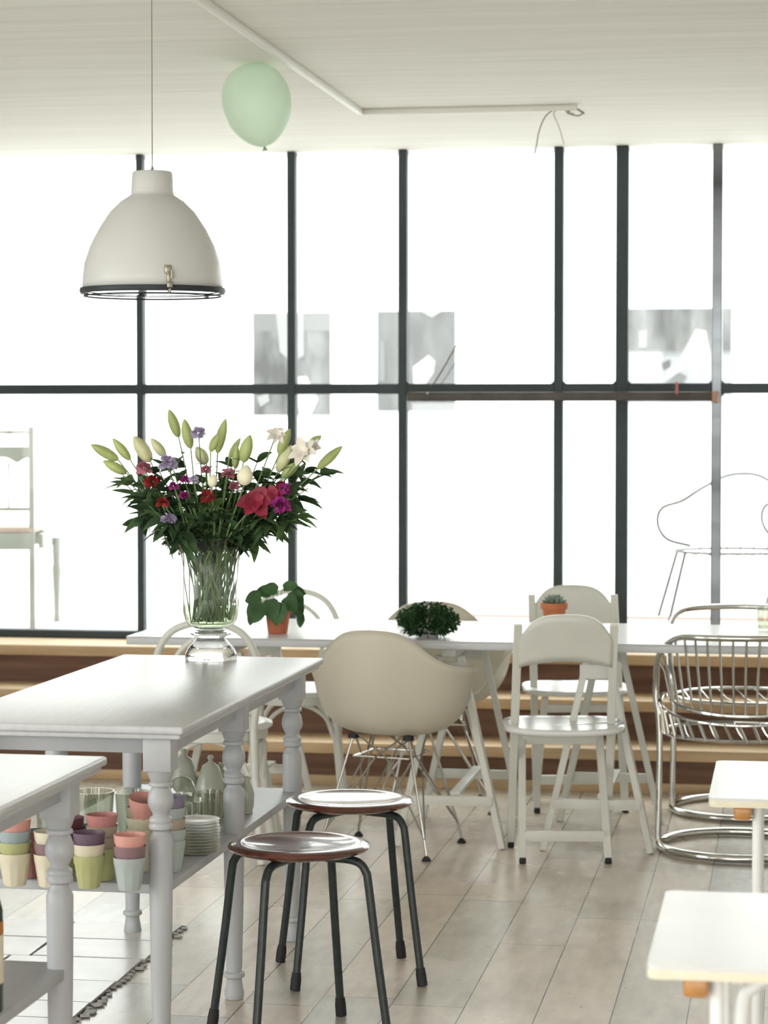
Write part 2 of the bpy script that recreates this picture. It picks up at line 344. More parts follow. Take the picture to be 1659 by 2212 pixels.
# ---- window wall
ZW0, ZT = .50, W(800, 840, YW).z
def wx(px): return W(px, 1000, YW).x
mul = [(-210, 16), (302, 15), (629, 18), (869, 19), (1205, 20), (1342, 27), (1547, 22), (1850, 20), (2150, 20)]
hb = W(100, 1360, YW).z
for i in range(len(mul)-1):
    (a, wa), (b, wb) = mul[i], mul[i+1]
    xa, xb = wx(a), wx(b); ww = wb/500
    fr = MB()
    post = (i == 5)
    if not post: fr.box((xb, YW+.03, (ZW0+ZC)/2), (ww, .06, ZC-ZW0), None, .004, 1)
    if i == 0: fr.box((xa, YW+.03, (ZW0+ZC)/2), (wa/500, .06, ZC-ZW0), None, .004, 1)
    fr.box(((xa+xb)/2, YW+.03, ZT), (xb-xa, .05, .044), None, .003, 1)
    fr.box(((xa+xb)/2, YW+.02, (ZW0+hb)/2), (xb-xa, .08, hb-ZW0), None, .004, 1)
    if i > 2:                       # small welded corner gussets seen where bars meet
        for sx, xx in ((1, xa+wa/1000), (-1, xb-ww/2)):
            for sz in (1, -1):
                zz = ZT+sz*.022
                fr.prism([(xx, zz), (xx+sx*.012, zz), (xx, zz+sz*.012)], YW+.01, YW+.05)
    f = struct('window_%d' % (i+1), fr, 'steel', label='dark steel framed window bay')
    if post:
        struct('steel_post', MB().box((xb, YW+.03, (ZW0+ZC)/2), (ww, .06, ZC-ZW0), None, .004, 1), 'mirrorpost', f, label='shiny grey steel post')
    for z0, z1 in ((hb, ZT-.022), (ZT+.022, ZC-.002)):
        MB().box(((xa+xb)/2, YW+.04, (z0+z1)/2), (xb-xa-.02, .004, z1-z0)).build('pane', 'pane', f)
MB_ = MB().box(((wx(-210)+XL)/2, YW+.05, ZC/2), (abs(XL-wx(-210)), .1, ZC)); struct('wall_window_left', MB_, 'wall', label='white wall left of the window wall')
MB_ = MB().box(((wx(2150)+XR)/2, YW+.05, ZC/2), (abs(XR-wx(2150)), .1, ZC)); struct('wall_window_right', MB_, 'wall', label='white wall right of the window wall')
# ---- rail along the transom, clip, cord
yr = YW-.035; a = W(880, 857, yr); b = W(1545, 861, yr)
rail = tag(MB().box(((a.x+b.x)/2, yr, a.z), (b.x-a.x, .035, .040), None, .006).build('blind_rail', 'rail'), 'dark brown metal rail fixed below the window crossbar', 'rail')
MB().box((b.x, yr-.008, a.z-.003), (.026, .03, .05), None, .006).build('end_bracket', mat('rusty_bracket', (.42, .24, .17), .5), rail)
MB().box((W(925, 850, yr).x, yr-.02, W(925, 850, yr).z), (.01, .01, .01), None, .002).build('screw', 'latch', rail)
p = W(1462, 838, yr-.02); tag(MB().box(p, (.012, .02, .055), None, .003).build('clothes_peg', mat('faded_red_plastic', (.45, .16, .14), .5)), 'small faded red peg clipped on the window rail', 'peg')
p0, p1 = W(925, 846, yr-.03), W(986, 746, yr-.06)
tag(MB().tube(bez([p0, (p0*.6+p1*.4)+Vector((.004, 0, 0)), p1]), .003, 6).build('crank_rod', 'rail'), 'thin dark rod leaning up from the window rail', 'rod')
# ---- ceiling conduit
c0, c1, c2 = G(380, -40, ZC-.012), G(776, 243, ZC-.012), G(1246, 240, ZC-.012)
tag(MB().box(((c0.x+c1.x)/2, (c0.y+c1.y)/2, ZC-.011), (.022, c1.y-c0.y, .022), None, .004).box(((c1.x+c2.x)/2, c1.y, ZC-.011), (c2.x-c1.x+.02, .02, .022), None, .004)
    .build('cable_conduit', 'conduit'), 'white cable conduit bending along the ceiling', 'conduit')
e = Vector((c2.x, c1.y, ZC-.03))
def hang(pts, r, lab): tag(MB().tube(bez(pts, 10), r, 6).build('hanging_wire', 'wirehang'), lab, 'wire')
L = lambda px, py: W(px, py, c1.y)
hang([L(1262, 243), L(1240, 234), L(1200, 237), L(1178, 252), L(1164, 285), L(1158, 318), L(1140, 400), L(1105, 520)], .0025, 'long grey wire drooping from the end of the ceiling conduit')
hang([L(1240, 246), L(1213, 238), L(1196, 245), L(1208, 275), L(1218, 312)], .0015, 'short thin grey wire curling below the conduit end')
hang([L(1262, 243), L(1248, 250), L(1225, 243), L(1244, 236), L(1262, 246)], .003, 'small knot of grey wire at the conduit end')

# ---------------------------------------------------------------- posters on the courtyard wall
def poster(px0, py0, px1, py1, m, lab, extra=()):
    a, b = W(px0, py1, YP-.01), W(px1, py0, YP-.01); wd, h = b.x-a.x, b.z-a.z
    t = thing('photo_print', ((a.x+b.x)/2, YP-.008, (a.z+b.z)/2), lab, 'photograph', 'black and white photo prints on the courtyard wall')
    MB().box((0, 0, 0), (wd, .012, h)).build('backing', mat('poster_edge', (.25, .25, .25), .8), t)
    MB().box((0, -.0075, 0), (wd-.006, .003, h-.006)).build('print', m, t)
    for qi, (poly, g) in enumerate(extra):
        MB().prism([((x-.5)*wd, (.5-z)*h) for x, z in poly], -.0115-.0015*qi, -.0095).build('pale_shape', mat('print_tone', (g*.62, g*.62, g*.63), .8), t)
poster(547, 675, 714, 897, postermat('print_one', 1, .055, .16), 'grey photo print on the courtyard wall behind the second window post',
       [([(.0, .0), (1, .0), (1, .18), (0, .18)], .20), ([(.3, .0), (.66, .0), (.66, .42), (.5, .48), (.35, .38)], .34), ([(.56, .62), (.7, .62), (.85, .85), (.75, 1), (.6, 1), (.56, .8)], .45), ([(.05, .82), (.2, .78), (.22, .86), (.1, .92)], .32)])
poster(815, 671, 984, 888, postermat('print_two', 4, .05, .10), 'grey photo print with a white patch behind the third window post',
       [([(.46, .56), (.66, .44), (.74, .5), (.72, .62), (.62, .73), (.47, .73)], .5), ([(.45, .92), (1, .92), (1, 1), (.45, 1)], .26), ([(.55, .0), (.85, .0), (.7, .07)], .32), ([(.03, .3), (.1, .3), (.1, .7), (.03, .7)], .16)])
poster(1352, 665, 1581, 870, postermat('print_three', 6, .045, .15, fade=-.02), 'wide grey photo print behind the shiny steel post',
       [([(.2, .78), (.5, .55), (.66, .22), (.76, .24), (.8, .5), (.6, .62), (.3, .82)], .42), ([(.02, .46), (.35, .46), (.4, .7), (.2, .9), (.02, .9)], .36), ([(.12, .24), (.2, .22), (.2, .42), (.12, .42)], .3), ([(.34, .58), (.42, .54), (.42, .62), (.36, .66)], .12), ([(.32, .86), (.5, .68), (.58, .72), (.5, .86)], .17)])

# ---------------------------------------------------------------- furniture builders
LEG = [(.0, 0), (.0225, 0), (.0255, .012), (.0215, .035), (.0195, .050), (.0215, .054), (.0268, .057), (.0275, .062), (.0265, .067), (.020, .071), (.0205, .09), (.0245, .25), (.0265, .40), (.0275, .50),
       (.0275, .530), (.0235, .541), (.0185, .549), (.0185, .553), (.0265, .558), (.0275, .565), (.0245, .571), (.0265, .576), (.0255, .582), (.0185, .588), (.0185, .592), (.0225, .600), (.0285, .611), (.030, .622), (.0280, .636), (.0225, .649), (.0195, .654),
       (.0265, .656), (.0275, .660), (.0265, .664), (.0225, .666), (.0255, .672), (.030, .684), (.0325, .694)]
def grey_table(loc, rz, label, shelfz, legs, long=1.58):
    t = thing('kitchen_table', loc, label, 'table', 'grey turned-leg tables', rz)
    x0, x1, y0, y1 = -.527, .070, -long+.115, .105
    bm = MB().box(((x0+x1)/2, (y0+y1)/2, .7905), (x1-x0, y1-y0, .019), None, .006, 3); bm.box(((x0+x1)/2, (y0+y1)/2, .7755), (x1-x0-.02, y1-y0-.02, .013), None, .004, 2)
    bm.build('tabletop', 'greytop', t)
    for k, (c, d) in enumerate([((0.004, (y0+y1)/2, .747), (.018, long-.14, .045)), ((-.474, (y0+y1)/2, .747), (.018, long-.14, .045)),
                   ((-.235, y1-.108, .747), (.42, .018, .045)), ((-.235, y0+.108, .747), (.42, .018, .045))]):
        MB().box(c, d, None, .002).build('apron', 'greypaint', t)
    for (lx, ly) in legs:
        b = MB().lathe(LEG, 28, (lx, ly, .001)); b.box((lx, ly, .73), (.066, .066, .077), None, .003)
        b.build('leg', 'greypaint', t)
    MB().box((-.235, (y0+y1)/2-.0, shelfz-.011), (.50, long-.14, .022), None, .002).build('shelf', 'greypaint', t)
    return t
LG = [(0, 0), (-.472, 0), (0, -.70), (-.472, -.70), (0, -1.40), (-.472, -1.40)]
T1 = grey_table((-1.393, 6.706, 0), R(-.6), 'grey painted turned-leg table carrying the flower vase and crockery shelf', .43, LG)
T2 = grey_table((-1.448, 4.665, 0), R(-.6), 'nearer grey table cut off at the left edge of the picture', .385, LG[:2]+[(0, -1.40), (-.472, -1.40)], 1.58)

def stool(loc, rz, label):
    t = thing('stool', loc, label, 'stool', 'dark round stools', rz)
    pr = [(0, .452), (.12, .452), (.150, .454), (.166, .460), (.1715, .466), (.170, .470), (.158, .4745), (.136, .4775), (.130, .4755), (.10, .470), (.05, .467), (0, .466)]
    MB().lathe(pr, 56, cap=False).build('seat', 'veneer', t, ang=60)
    for k in range(4):
        a = R(45+90*k); c, s = math.cos(a), math.sin(a)
        P = [(.02, .443), (.08, .443), (.13, .443), (.160, .436), (.175, .418), (.182, .39), (.205, .22), (.235, .02)]
        g = MB().tube(bez([(r*c, r*s, z) for r, z in P], 6), .0102, 12).build('leg', 'stoolleg', t)
        MB().tube([(.231*c, .231*s, .048), (.2335*c, .2335*s, .030), (.238*c, .238*s, .002)], [.0118, .0138, .0138], 12).build('foot_cap', 'rubber', g)
    return t
def at_cam(px, depth):
    a = (px-829.5)/F*depth; s, c = math.sin(YAW), math.cos(YAW); return Vector((a*c-depth*s, a*s+depth*c, 0))
c = at_cam(755, 6.43)
S1 = stool(c, R(9.55)+R(9), 'farther dark stool, its glossy seat white with window glare')
sc_ = at_cam(645, 5.76)
dup(S1, sc_, R(9.55)+R(21), 'nearer stool with red-brown seat and dark tube legs, cut by the bottom edge')

# long white table on trestles
LT = thing('trestle_table', (0, 0, 0), 'long white table top below the windows resting on trestles', 'table')
ya, yb, zt = 8.17, 8.98, .724; xa, xb = -2.29, .9
MB().box(((xa+xb)/2, (ya+yb)/2, zt-.002), (xb-xa, yb-ya, .004), None, .001, 1).build('tabletop', 'whitetop', LT)
MB().box(((xa+xb)/2, (ya+yb)/2, zt-.0165), (xb-xa, yb-ya, .025), None, .003).build('edge_band', 'whiteedge', LT)
def trestle():
    t = thing('trestle', (0, 0, 0), '', 'trestle', 'white trestles under the long table')
    MB().box((0, 0, .681), (.05, .66, .032), None, .003).build('beam', 'chairwhite', t)
    for sx in (-1, 1):
        for sy in (-1, 1):
            MB().bar((sx*.035, sy*.29, .665), (sx*.185, sy*.305, .002), .03, .024).build('leg', 'chairwhite', t)
    for sy in (-1, 1):
        MB().box((0, sy*.315, .165), (.30, .014, .034), None, .002).build('crossbar', 'chairwhite', t)
        MB().box((0, sy*.30, .62), (.12, .014, .05), None, .002).build('gusset', 'chairwhite', t)
    MB().box((0.02, 0, .19), (.035, .62, .014), None, .002).build('stretcher', 'chairwhite', t)
    return t
tr = trestle()
for i, (px, lab) in enumerate([(978, 'white trestle under the table behind the cream shell chair'), (1297, 'white trestle under the table beside the white folding chair'), (487, 'white trestle under the table behind the vase table')]):
    g = G(px, 1822); g = Vector((g.x, 8.55, 0))
    if i == 0: tr.location = g; tr['label'] = lab
    else: dup(tr, g, 0, lab)

# folding chairs
def folding():
    t = thing('folding_chair', (0, 0, 0), '', 'chair', 'white folding chairs')
    for s in (-1, 1):
        g = MB().bar((s*.167, .18, .012), (s*.160, -.125, .80), .028, .017).build('back_post', 'chairwhite', t)
        MB().box((s*.167, .182, .010), (.022, .032, .02), None, .003).build('foot_cap', 'rubber', g)
        g = MB().bar((s*.143, -.12, .012), (s*.132, .13, .43), .026, .018).build('leg', 'chairwhite', t)
        MB().box((s*.143, -.122, .010), (.022, .030, .02), None, .003).build('foot_cap', 'rubber', g)
    # arched back panel, gently curved in plan
    def panel(u, v):
        x = (u-.5)*.312; q = abs(u-.5)*2
        zt_ = .835-.075*q**4.0-.012*q*q; zb_ = .676-.022*q*q
        z = zb_+(zt_-zb_)*v; k = (z-.012)/(.80-.012); yl = .18+(-.305)*k
        return (x, yl-.006-.012*(1-q*q), z)
    MB().grid(panel, 25, 7).build('back_panel', 'chairwhite', t, solid=.012)
    def top(u, v):
        a = 2*math.pi*u; n = 3.2; ca, sa = math.cos(a), math.sin(a)
        x = .203*math.copysign(abs(ca)**(2/n), ca)*v; y = .205*math.copysign(abs(sa)**(2/n), sa)*v
        return (x, y-.01, .449-.008*(1-(x/.203)**2)+.02*(y/.2)**2*.3)
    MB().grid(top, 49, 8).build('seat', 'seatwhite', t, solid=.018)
    MB().box((0, -.082, .075+.01), (.27, .016, .036), None, .002).build('crossbar', 'chairwhite', t)
    MB().box((0, .103, .385), (.26, .016, .03), None, .002).build('crossbar', 'chairwhite', t)
    MB().tube([(-.167, -.0, .44), (.167, -.0, .44)], .006, 8).build('pivot_rod', 'wire', t)
    return t
fc = folding(); fc.location = at_cam(1218, 8.15); fc.rotation_euler.z = YAW; fc['label'] = 'white folding chair in front of the long table, back turned to the viewer'
dup(fc, at_cam(1246, 9.24), YAW+math.pi+R(2), 'white folding chair behind the long table, facing the viewer')

# shell armchairs
def shellchair():
    t = thing('shell_armchair', (0, 0, 0), '', 'chair', 'cream shell armchairs on wire bases')
    def S(u, v):
        ph = (u*2-1)*math.pi                    # 0 at the back (-y), +-pi front
        a = abs(ph); d = math.degrees(a)
        hump = 1/(1+math.exp((d-46)/9)); arm = 1/(1+math.exp((d-126)/8))
        zr = .445+(.195)*arm+(.135)*hump
        Rr = .215+.068*math.exp(-((d-92)/40)**2)+.015*math.exp(-((d-180)/40)**2)
        zb = .402
        th = v*math.pi/2; r = Rr*(math.sin(th))**.62; z = zb+(zr-zb)*(1-math.cos(th))**1.2
        lip = .016*max(0, v-.86)/.14*arm*(1-hump); r += lip
        return (r*math.sin(ph), -r*math.cos(ph)*1.0+.01, z)
    MB().grid(S, 73, 22).build('shell', 'shell', t, ang=80, solid=.007)
    base = []
    fx, fy = .193, .185; mx, my = .10, .105
    for sx in (-1, 1):
        for sy in (-1, 1):
            f = Vector((sx*fx, sy*fy, .025))
            MB().tube([(sx*mx, sy*my, .405), f, (sx*fx, sy*fy, .008)], .0048, 8).build('leg', 'wire', t)
            MB().lathe([(.0, 0), (.017, 0), (.015, .006), (.006, .016), (.0, .02)], 12, (sx*fx, sy*fy, .001)).build('foot_glide', 'rubber', t)
            b = MB(); h = Vector((sx*(fx-.008), sy*(fy-.008), .07))
            b.tube([(sx*.02, sy*my*1.0, .33), h], .0036, 6); b.tube([(sx*mx, -sy*.03, .33), h], .0036, 6)
            b.tube([(-sx*mx*.9, sy*my, .41), (sx*.02, sy*my, .33)], .0036, 6); b.tube([(sx*mx, -sy*my*.9, .41), (sx*mx, -sy*.03, .33)], .0036, 6)
            b.build('wire_brace', 'wire', t)
            MB().lathe([(0, 0), (.02, 0), (.018, .016), (0, .018)], 12, (sx*mx, sy*my, .393)).build('mount', 'rubber', t)
    MB().tube([(-mx, -my, .33), (mx, -my, .33), (mx, my, .33), (-mx, my, .33)], .004, 6, closed=True).build('wire_ring', 'chrome', t)
    return t
sh = shellchair(); B, Cc, A = G(933, 1855), G(1010, 1815), G(687, 1850)
fd = (Cc-B).normalized(); sh.location = (A+B)/2+fd*.185-Vector((.008, 0, 0)); sh.location.z = 0; sh.rotation_euler.z = math.atan2(-fd.x, fd.y)
sh['label'] = 'cream shell armchair on wire base in front of the long table, seen from behind'
dup(sh, G(925, 1762)+Vector((0, .2, 0)), math.pi+R(14), 'cream shell armchair behind the long table, partly hidden by the bushy plant')

# bentwood chairs
def bentwood():
    t = thing('bentwood_chair', (0, 0, 0), '', 'chair', 'white bentwood chairs')
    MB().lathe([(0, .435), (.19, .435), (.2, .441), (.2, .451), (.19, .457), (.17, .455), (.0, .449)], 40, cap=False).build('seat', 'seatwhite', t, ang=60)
    MB().lathe([(.168, .405), (.184, .405), (.184, .436), (.168, .436)], 36, cap=False).build('seat_ring', 'chairwhite', t)
    P = [(-.15, -.13, .44), (-.172, -.165, .60), (-.165, -.19, .70), (-.11, -.205, .782), (0, -.212, .812), (.11, -.205, .782), (.165, -.19, .70), (.172, -.165, .60), (.15, -.13, .44)]
    MB().tube(bez(P, 6), .0125, 10).build('back_hoop', 'chairwhite', t)
    P = [(-.085, -.155, .45), (-.108, -.175, .60), (-.10, -.195, .69), (-.05, -.205, .745), (0, -.208, .76), (.05, -.205, .745), (.10, -.195, .69), (.108, -.175, .60), (.085, -.155, .45)]
    MB().tube(bez(P, 6), .0095, 10).build('inner_hoop', 'chairwhite', t)
    for sx in (-1, 1):
        MB().tube(bez([(sx*.15, -.13, .45), (sx*.16, -.15, .25), (sx*.185, -.20, .0)], 6), [.014]*13, 10).build('leg', 'chairwhite', t)
        MB().tube(bez([(sx*.14, .13, .44), (sx*.155, .15, .22), (sx*.18, .185, .0)], 6), [.0155]*13, 10).build('leg', 'chairwhite', t)
        MB().tube(bez([(sx*.152, -.13, .24), (sx*.166, -.09, .36), (sx*.164, 0, .40), (sx*.164, .09, .36), (sx*.152, .14, .24)], 6), .008, 8).build('brace', 'chairwhite', t)
    for sy, yy in ((-1, -.145), (1, .145)):
        MB().tube(bez([(-.15, yy, .24), (-.10, yy, .36), (0, yy*.98, .405), (.10, yy, .36), (.15, yy, .24)], 6), .008, 8).build('brace', 'chairwhite', t)
    return t
bw = bentwood(); p = G(458, 1563, .45); bw.location = (p.x, 8.0, 0); bw.rotation_euler.z = R(6); bw['label'] = 'white bentwood chair with double hoop back between the vase table and the long table'
p = at_cam(640, 9.22); dup(bw, (p.x, p.y, 0), math.pi+R(14), 'white bentwood chair behind the long table, hoop back showing beside the trailing plant')

# chrome tub chairs
def tubchair(caged=True):
    t = thing('chrome_armchair', (0, 0, 0), '', 'chair', 'chrome wire armchairs')
    RX, RY = .272, .27
    pts = [(RX*math.sin(a), -RY*math.cos(a), .016) for a in [2*math.pi*k/48 for k in range(48)]]
    MB().tube(pts, .0145, 10, closed=True).build('base_hoop', 'chrome', t)
    def rl(d):        # point on the top rail at angle d from the back
        a = R(d); q = min(1, abs(d)/95); z = .755-.012*q*q-.16*max(0, (q-.45)/.55)**2
        return (.285*math.sin(a), -.275*math.cos(a), z)
    P = [rl(d) for d in range(-95, 96, 8)]
    P = [(-.276, .02, .03), (-.272, .025, .40), (-.285, .03, .52)]+P+[(.285, .03, .52), (.272, .025, .40), (.276, .02, .03)]
    MB().tube(bez(P, 4), .0115, 12).build('arm_rail', 'chrome', t)
    def ring(r, z, d0, d1, rad, name, ry=1):
        n = 40; pts = [(r*math.sin(R(d0+(d1-d0)*k/n)), -r*ry*math.cos(R(d0+(d1-d0)*k/n)), z+.05*max(0, abs(d0+(d1-d0)*k/n)/95)**2*(1 if d1 < 150 else 0)) for k in range(n+1)]
        MB().tube(pts, rad, 8).build(name, 'chrome', t)
    if not caged:
        ring(.265, .44, -180, 180, .006, 'seat_ring')
        for k in range(7):
            x = -.21+.07*k; h = math.sqrt(.262**2-x*x); MB().tube([(x, -h, .44), (x, 0, .43), (x, h, .44)], .0028, 6).build('seat_wire', 'chrome', t)
        return t
    ring(.242, .490, -95, 95, .0075, 'back_ring'); ring(.270, .462, -110, 110, .0055, 'seat_ring'); ring(.262, .408, -180, 180, .006, 'seat_ring')
    for k in range(19):
        d = -81+9*k; a = R(d); b0 = rl(d)
        MB().tube([b0, (.262*math.sin(a), -.25*math.cos(a), .62), (.242*math.sin(a), -.242*math.cos(a), .490+.05*(abs(d)/95)**2)], .0045, 6).build('back_rod', 'chrome', t)
    for k in range(20):
        a = R(-100+10*k+5); a2 = a+.10
        MB().tube([(.270*math.sin(a), -.27*math.cos(a), .466+.04*(abs(a)/1.66)**2), (.262*math.sin(a2), -.262*math.cos(a2), .404)], .0062, 6).build('seat_rod', 'chrome', t)
    for k in range(5):
        x = -.18+.09*k; h = math.sqrt(.26**2-x*x)
        MB().tube([(x, -h, .408), (x, 0, .400), (x, h, .408)], .003, 6).build('seat_wire', 'chrome', t)
    return t
tb = tubchair(); g = G(1592, 1866); tb.location = (g.x, g.y+.27, 0); tb.rotation_euler.z = YAW*.6; tb['label'] = 'chrome wire armchair in front of the long table, back turned to the viewer'
g = at_cam(1614, 9.2); tb2 = tubchair(False); tb2.location = (g.x, 9.18, 0); tb2.rotation_euler.z = math.pi+YAW; tb2['label'] = ('chrome tube armchair behind the long table at the right edge')

# thin wire chairs outside
def wirechair():
    t = thing('garden_wire_chair', (0, 0, 0), '', 'chair', 'pale wire chairs outside the window')
    P = [(-.20, .22, .36), (-.33, .12, .40), (-.385, .05, .48), (-.37, .0, .56), (-.28, -.08, .60), (-.20, -.16, .66), (-.09, -.24, .725), (0, -.26, .74)]
    P = P+[(-x, y, z) for x, y, z in P[-2::-1]]
    MB().tube(bez(P, 6), .0085, 6).build('arm_rail', 'outwire', t)
    MB().tube([(.30*math.sin(2*math.pi*k/32), .26*math.cos(2*math.pi*k/32), .345) for k in range(32)], .007, 6, closed=True).build('seat_ring', 'outwire', t)
    for k in range(7):
        x = -.21+.07*k; MB().tube(bez([(x, .14, .335), (x, -.1, .33), (x*.9, -.2, .40)], 4), .003, 5).build('seat_wire', 'outwire', t)
    for sx in (-1, 1):
        for sy in (-1, 1): MB().tube([(sx*.27, sy*.15, .35), (sx*.36, sy*.22, 0)], .008, 6).build('leg', 'outwire', t)
    return t
wc = wirechair(); p = at_cam(1590, 12.1); wc.location = (p.x, p.y, ZP); wc.rotation_euler.z = YAW; wc['label'] = 'pale wire armchair outside behind the shiny steel post'
p = at_cam(1812, 12.4); dup(wc, (p.x, p.y, ZP), YAW-.1, 'second pale wire armchair outside, only its arm showing at the right edge')
# carved wooden chair outside
def oldchair():
    p = at_cam(-10, 11.8); t = thing('wooden_chair', (p.x, p.y, ZP), 'chalk white wooden chair standing outside the left window', 'chair', None, YAW)
    Wd = .205; m = 'outchair'
    for s in (-1, 1):
        MB().bar((s*Wd, -.19, .0), (s*Wd, -.2, .97), .026, .03).build('back_post', m, t)
        MB().lathe([(.018, 0), (.014, .05), (.02, .20), (.024, .26), (.018, .3), (.022, .34), (.022, .42)], 14, (s*.27, .19, 0)).build('leg', m, t)
    MB().lathe([(.006, -Wd), (.007, -.12), (.012, -.1), (.008, -.08), (.008, -.02), (.014, 0), (.008, .02), (.008, .08), (.012, .1), (.007, .12), (.006, Wd)], 10, (0, -.2, .945), Matrix.Rotation(math.pi/2, 3, 'Y')).build('top_rail', m, t)
    poly = [(-Wd, .875), (Wd, .875)]; n = 32
    for k in range(n+1):
        x = Wd-2*Wd*k/n; poly.append((x, .795+.03*abs(math.sin((x)/Wd*math.pi*1.5+math.pi/2*0))))
    MB().prism(poly, -.21, -.19).build('carved_rail', m, t)
    MB().box((0, -.2, .575), (2*Wd, .02, .018)).build('lower_rail', m, t)
    for k in (-1, 0, 1): MB().tube([(k*.095-.0, -.2, .58), (k*.095, -.2, .69), (k*.095, -.2, .80)], [.006, .0045, .006], 8).build('spindle', m, t)
    MB().box((0, 0.0, .475), (.44, .42, .03), None, .008).build('seat', 'peach', t)
    MB().box((0, -.2, .42), (.40, .022, .08), None, .002).build('seat_rail', m, t)
    MB().box((.245, 0.0, .42), (.022, .38, .07), None, .002).build('seat_rail', m, t)
    MB().box((0, .19, .42), (.5, .022, .07), None, .002).build('seat_rail', m, t)
oldchair()

# small white square tables on the right
def whitetable(x0, y0, y1, label, dy=0):
    wd = y1-y0; t = thing('small_square_table', (x0, y0, 0), label, 'table', 'small white square tables')
    def rr(w_, d_, z, h, r=.018):
        b = bmesh.new(); pts = []
        for cx, cy, a0 in ((w_-r, d_-r, 0), (r, d_-r, 90), (r, r, 180), (w_-r, r, 270)):
            for k in range(7): a = R(a0+15*k); pts.append((cx+r*math.cos(a), cy+r*math.sin(a)))
        b.free(); n = len(pts); return MB().add([(x, y, z) for x, y in pts]+[(x, y, z+h) for x, y in pts], [tuple(range(n))[::-1], tuple(range(n, 2*n))]+[(i, (i+1) % n, (i+1) % n+n, i+n) for i in range(n)])
    rr(wd, wd, .715, .006).build('tabletop', 'whitetop', t); rr(wd, wd, .702, .013).build('edge', 'palewood', t)
    MB().box((.069, .035, .688), (.036, .05, .028), None, .006).build('wood_block', 'amber', t)
    for X, Y, top in ((.098, .05, 0), (.132, .11, 1), (wd-.098, .05, 0), (wd-.132, .11, -1), (.098, wd-.06, 0), (wd-.098, wd-.06, 0)):
        P = [(X, Y, .70), (X, Y, .5), (X, Y, .25), (X, Y, .005)] if not top else [(X+top*.12, Y, .694), (X+top*.06, Y, .690), (X+top*.018, Y, .672), (X, Y, .63), (X, Y, .4), (X, Y, .005)]
        MB().tube(bez(P, 5), .0105, 12).build('leg', 'tubewhite', t)
    return t
whitetable(G(1396, 2088, .72).x, 3.405, 3.955, 'nearest small white square table at the bottom right corner')
whitetable(G(1530, 1725, .72).x, 4.93, 5.47, 'farther small white square table with amber block below its top')

# ---------------------------------------------------------------- pendant lamp
lc = W(330, 635, 6.25); LZ = W(330, 626, 6.25).z
lamp = thing('pendant_lamp', (lc.x, 6.25, LZ), 'off-white industrial bell pendant lamp hanging over the grey table', 'lamp')
rim = .1845
pr = [(rim, .0), (rim-.001, .03), (rim-.006, .07), (.163, .115), (.140, .16), (.110, .205), (.082, .232), (.062, .245), (.0555, .25), (.0545, .258), (.0535, .28), (.0515, .308), (.048, .311), (0, .312)]
prs = []
MB().lathe([(r, z) for r, z in pr], 64, cap=False).build('lamp_shade', 'lampwhite', lamp, ang=50, solid=.003)
MB().lathe([(r-.004, z+.001) for r, z in pr[:8]], 64, cap=False).build('shade_lining', 'lampin', lamp, ang=50)
ring = [(rim-.004, -.010), (rim+.006, -.011), (rim+.009, -.004), (rim+.007, .004), (rim-.002, .005)]
MB().lathe(ring+ring[:1], 64, cap=False).build('gasket_ring', 'lampdark', lamp)
MB().tube([((rim-.004)*math.sin(2*math.pi*k/64), (rim-.004)*math.cos(2*math.pi*k/64), -.017) for k in range(64)], .0022, 6, closed=True).build('glass_clamp_ring', 'lampdark', lamp)
MB().lathe([(.0, -.014), (.1, -.013), (rim-.006, -.009)], 48, cap=False).build('glass_disc', 'glass', lamp)
for a in (-63, 172, 55):
    b = MB(); ca, sa = math.cos(R(a)), math.sin(R(a)); rot = Matrix.Rotation(R(a), 3, 'Z')
    q = lambda x, y, z: rot @ Vector((x, y, z))
    b.box(q(rim+.003, 0, .044), (.010, .018, .022), rot, .002).box(q(rim+.007, .002, .024), (.007, .011, .028), rot, .002).box(q(rim+.010, .003, .004), (.007, .015, .016), rot, .002).box(q(rim+.008, .003, -.011), (.012, .007, .012), rot, .002)
    b.tube([q(rim+.011, .009, .04), q(rim+.013, .009, .02)], .003, 6); b.build('latch', 'latch', lamp)
MB().lathe([(.005, .311), (.0045, .318), (.002, .327)], 12).build('cord_grip', 'latch', lamp)
MB().tube([(0, 0, .325), (0, 0, ZC-LZ)], .0016, 8).build('cord', 'wirehang', lamp)
MB().lathe([(0, 0), (.045, 0), (.04, -.025), (.01, -.035), (0, -.035)], 24, (0, 0, ZC-LZ)).build('ceiling_rose', 'lampwhite', lamp)
MB().lathe([(0, .09), (.018, .095), (.028, .12), (.028, .145), (.016, .175), (.015, .245), (0, .25)], 20).build('bulb', mat('frosted_bulb', (.8, .8, .76), .4), lamp)
# balloon
bc = G(540, 137, ZC); bl = .275
bo = thing('balloon', (bc.x, bc.y, ZC-.002), 'pale mint green balloon resting against the ceiling', 'balloon')
pr = []
for k in range(25):
    t_ = k/24; a = math.pi*t_
    r = .113*math.sin(a)**.92*(1-.10*math.cos(a)*-1) if 0 < k < 24 else 0
    z = -bl/2+bl/2*math.cos(a)
    if t_ > .6: r = .113*math.sin(a)*(1-.22*((t_-.6)/.4)) *1.0
    pr.append((max(r, .0005), z-.0*t_))
bmx = Matrix.Rotation(R(-10), 3, 'Y')
MB().lathe(pr, 40, (0, 0, 0), bmx, cap=False).build('latex_body', 'balloon', bo, ang=80)
MB().lathe([(.003, -bl+.002), (.004, -bl-.004), (.009, -bl-.012)], 12, (0, 0, 0), bmx).build('knot', mat('balloon_knot', (.25, .38, .28), .5), bo)

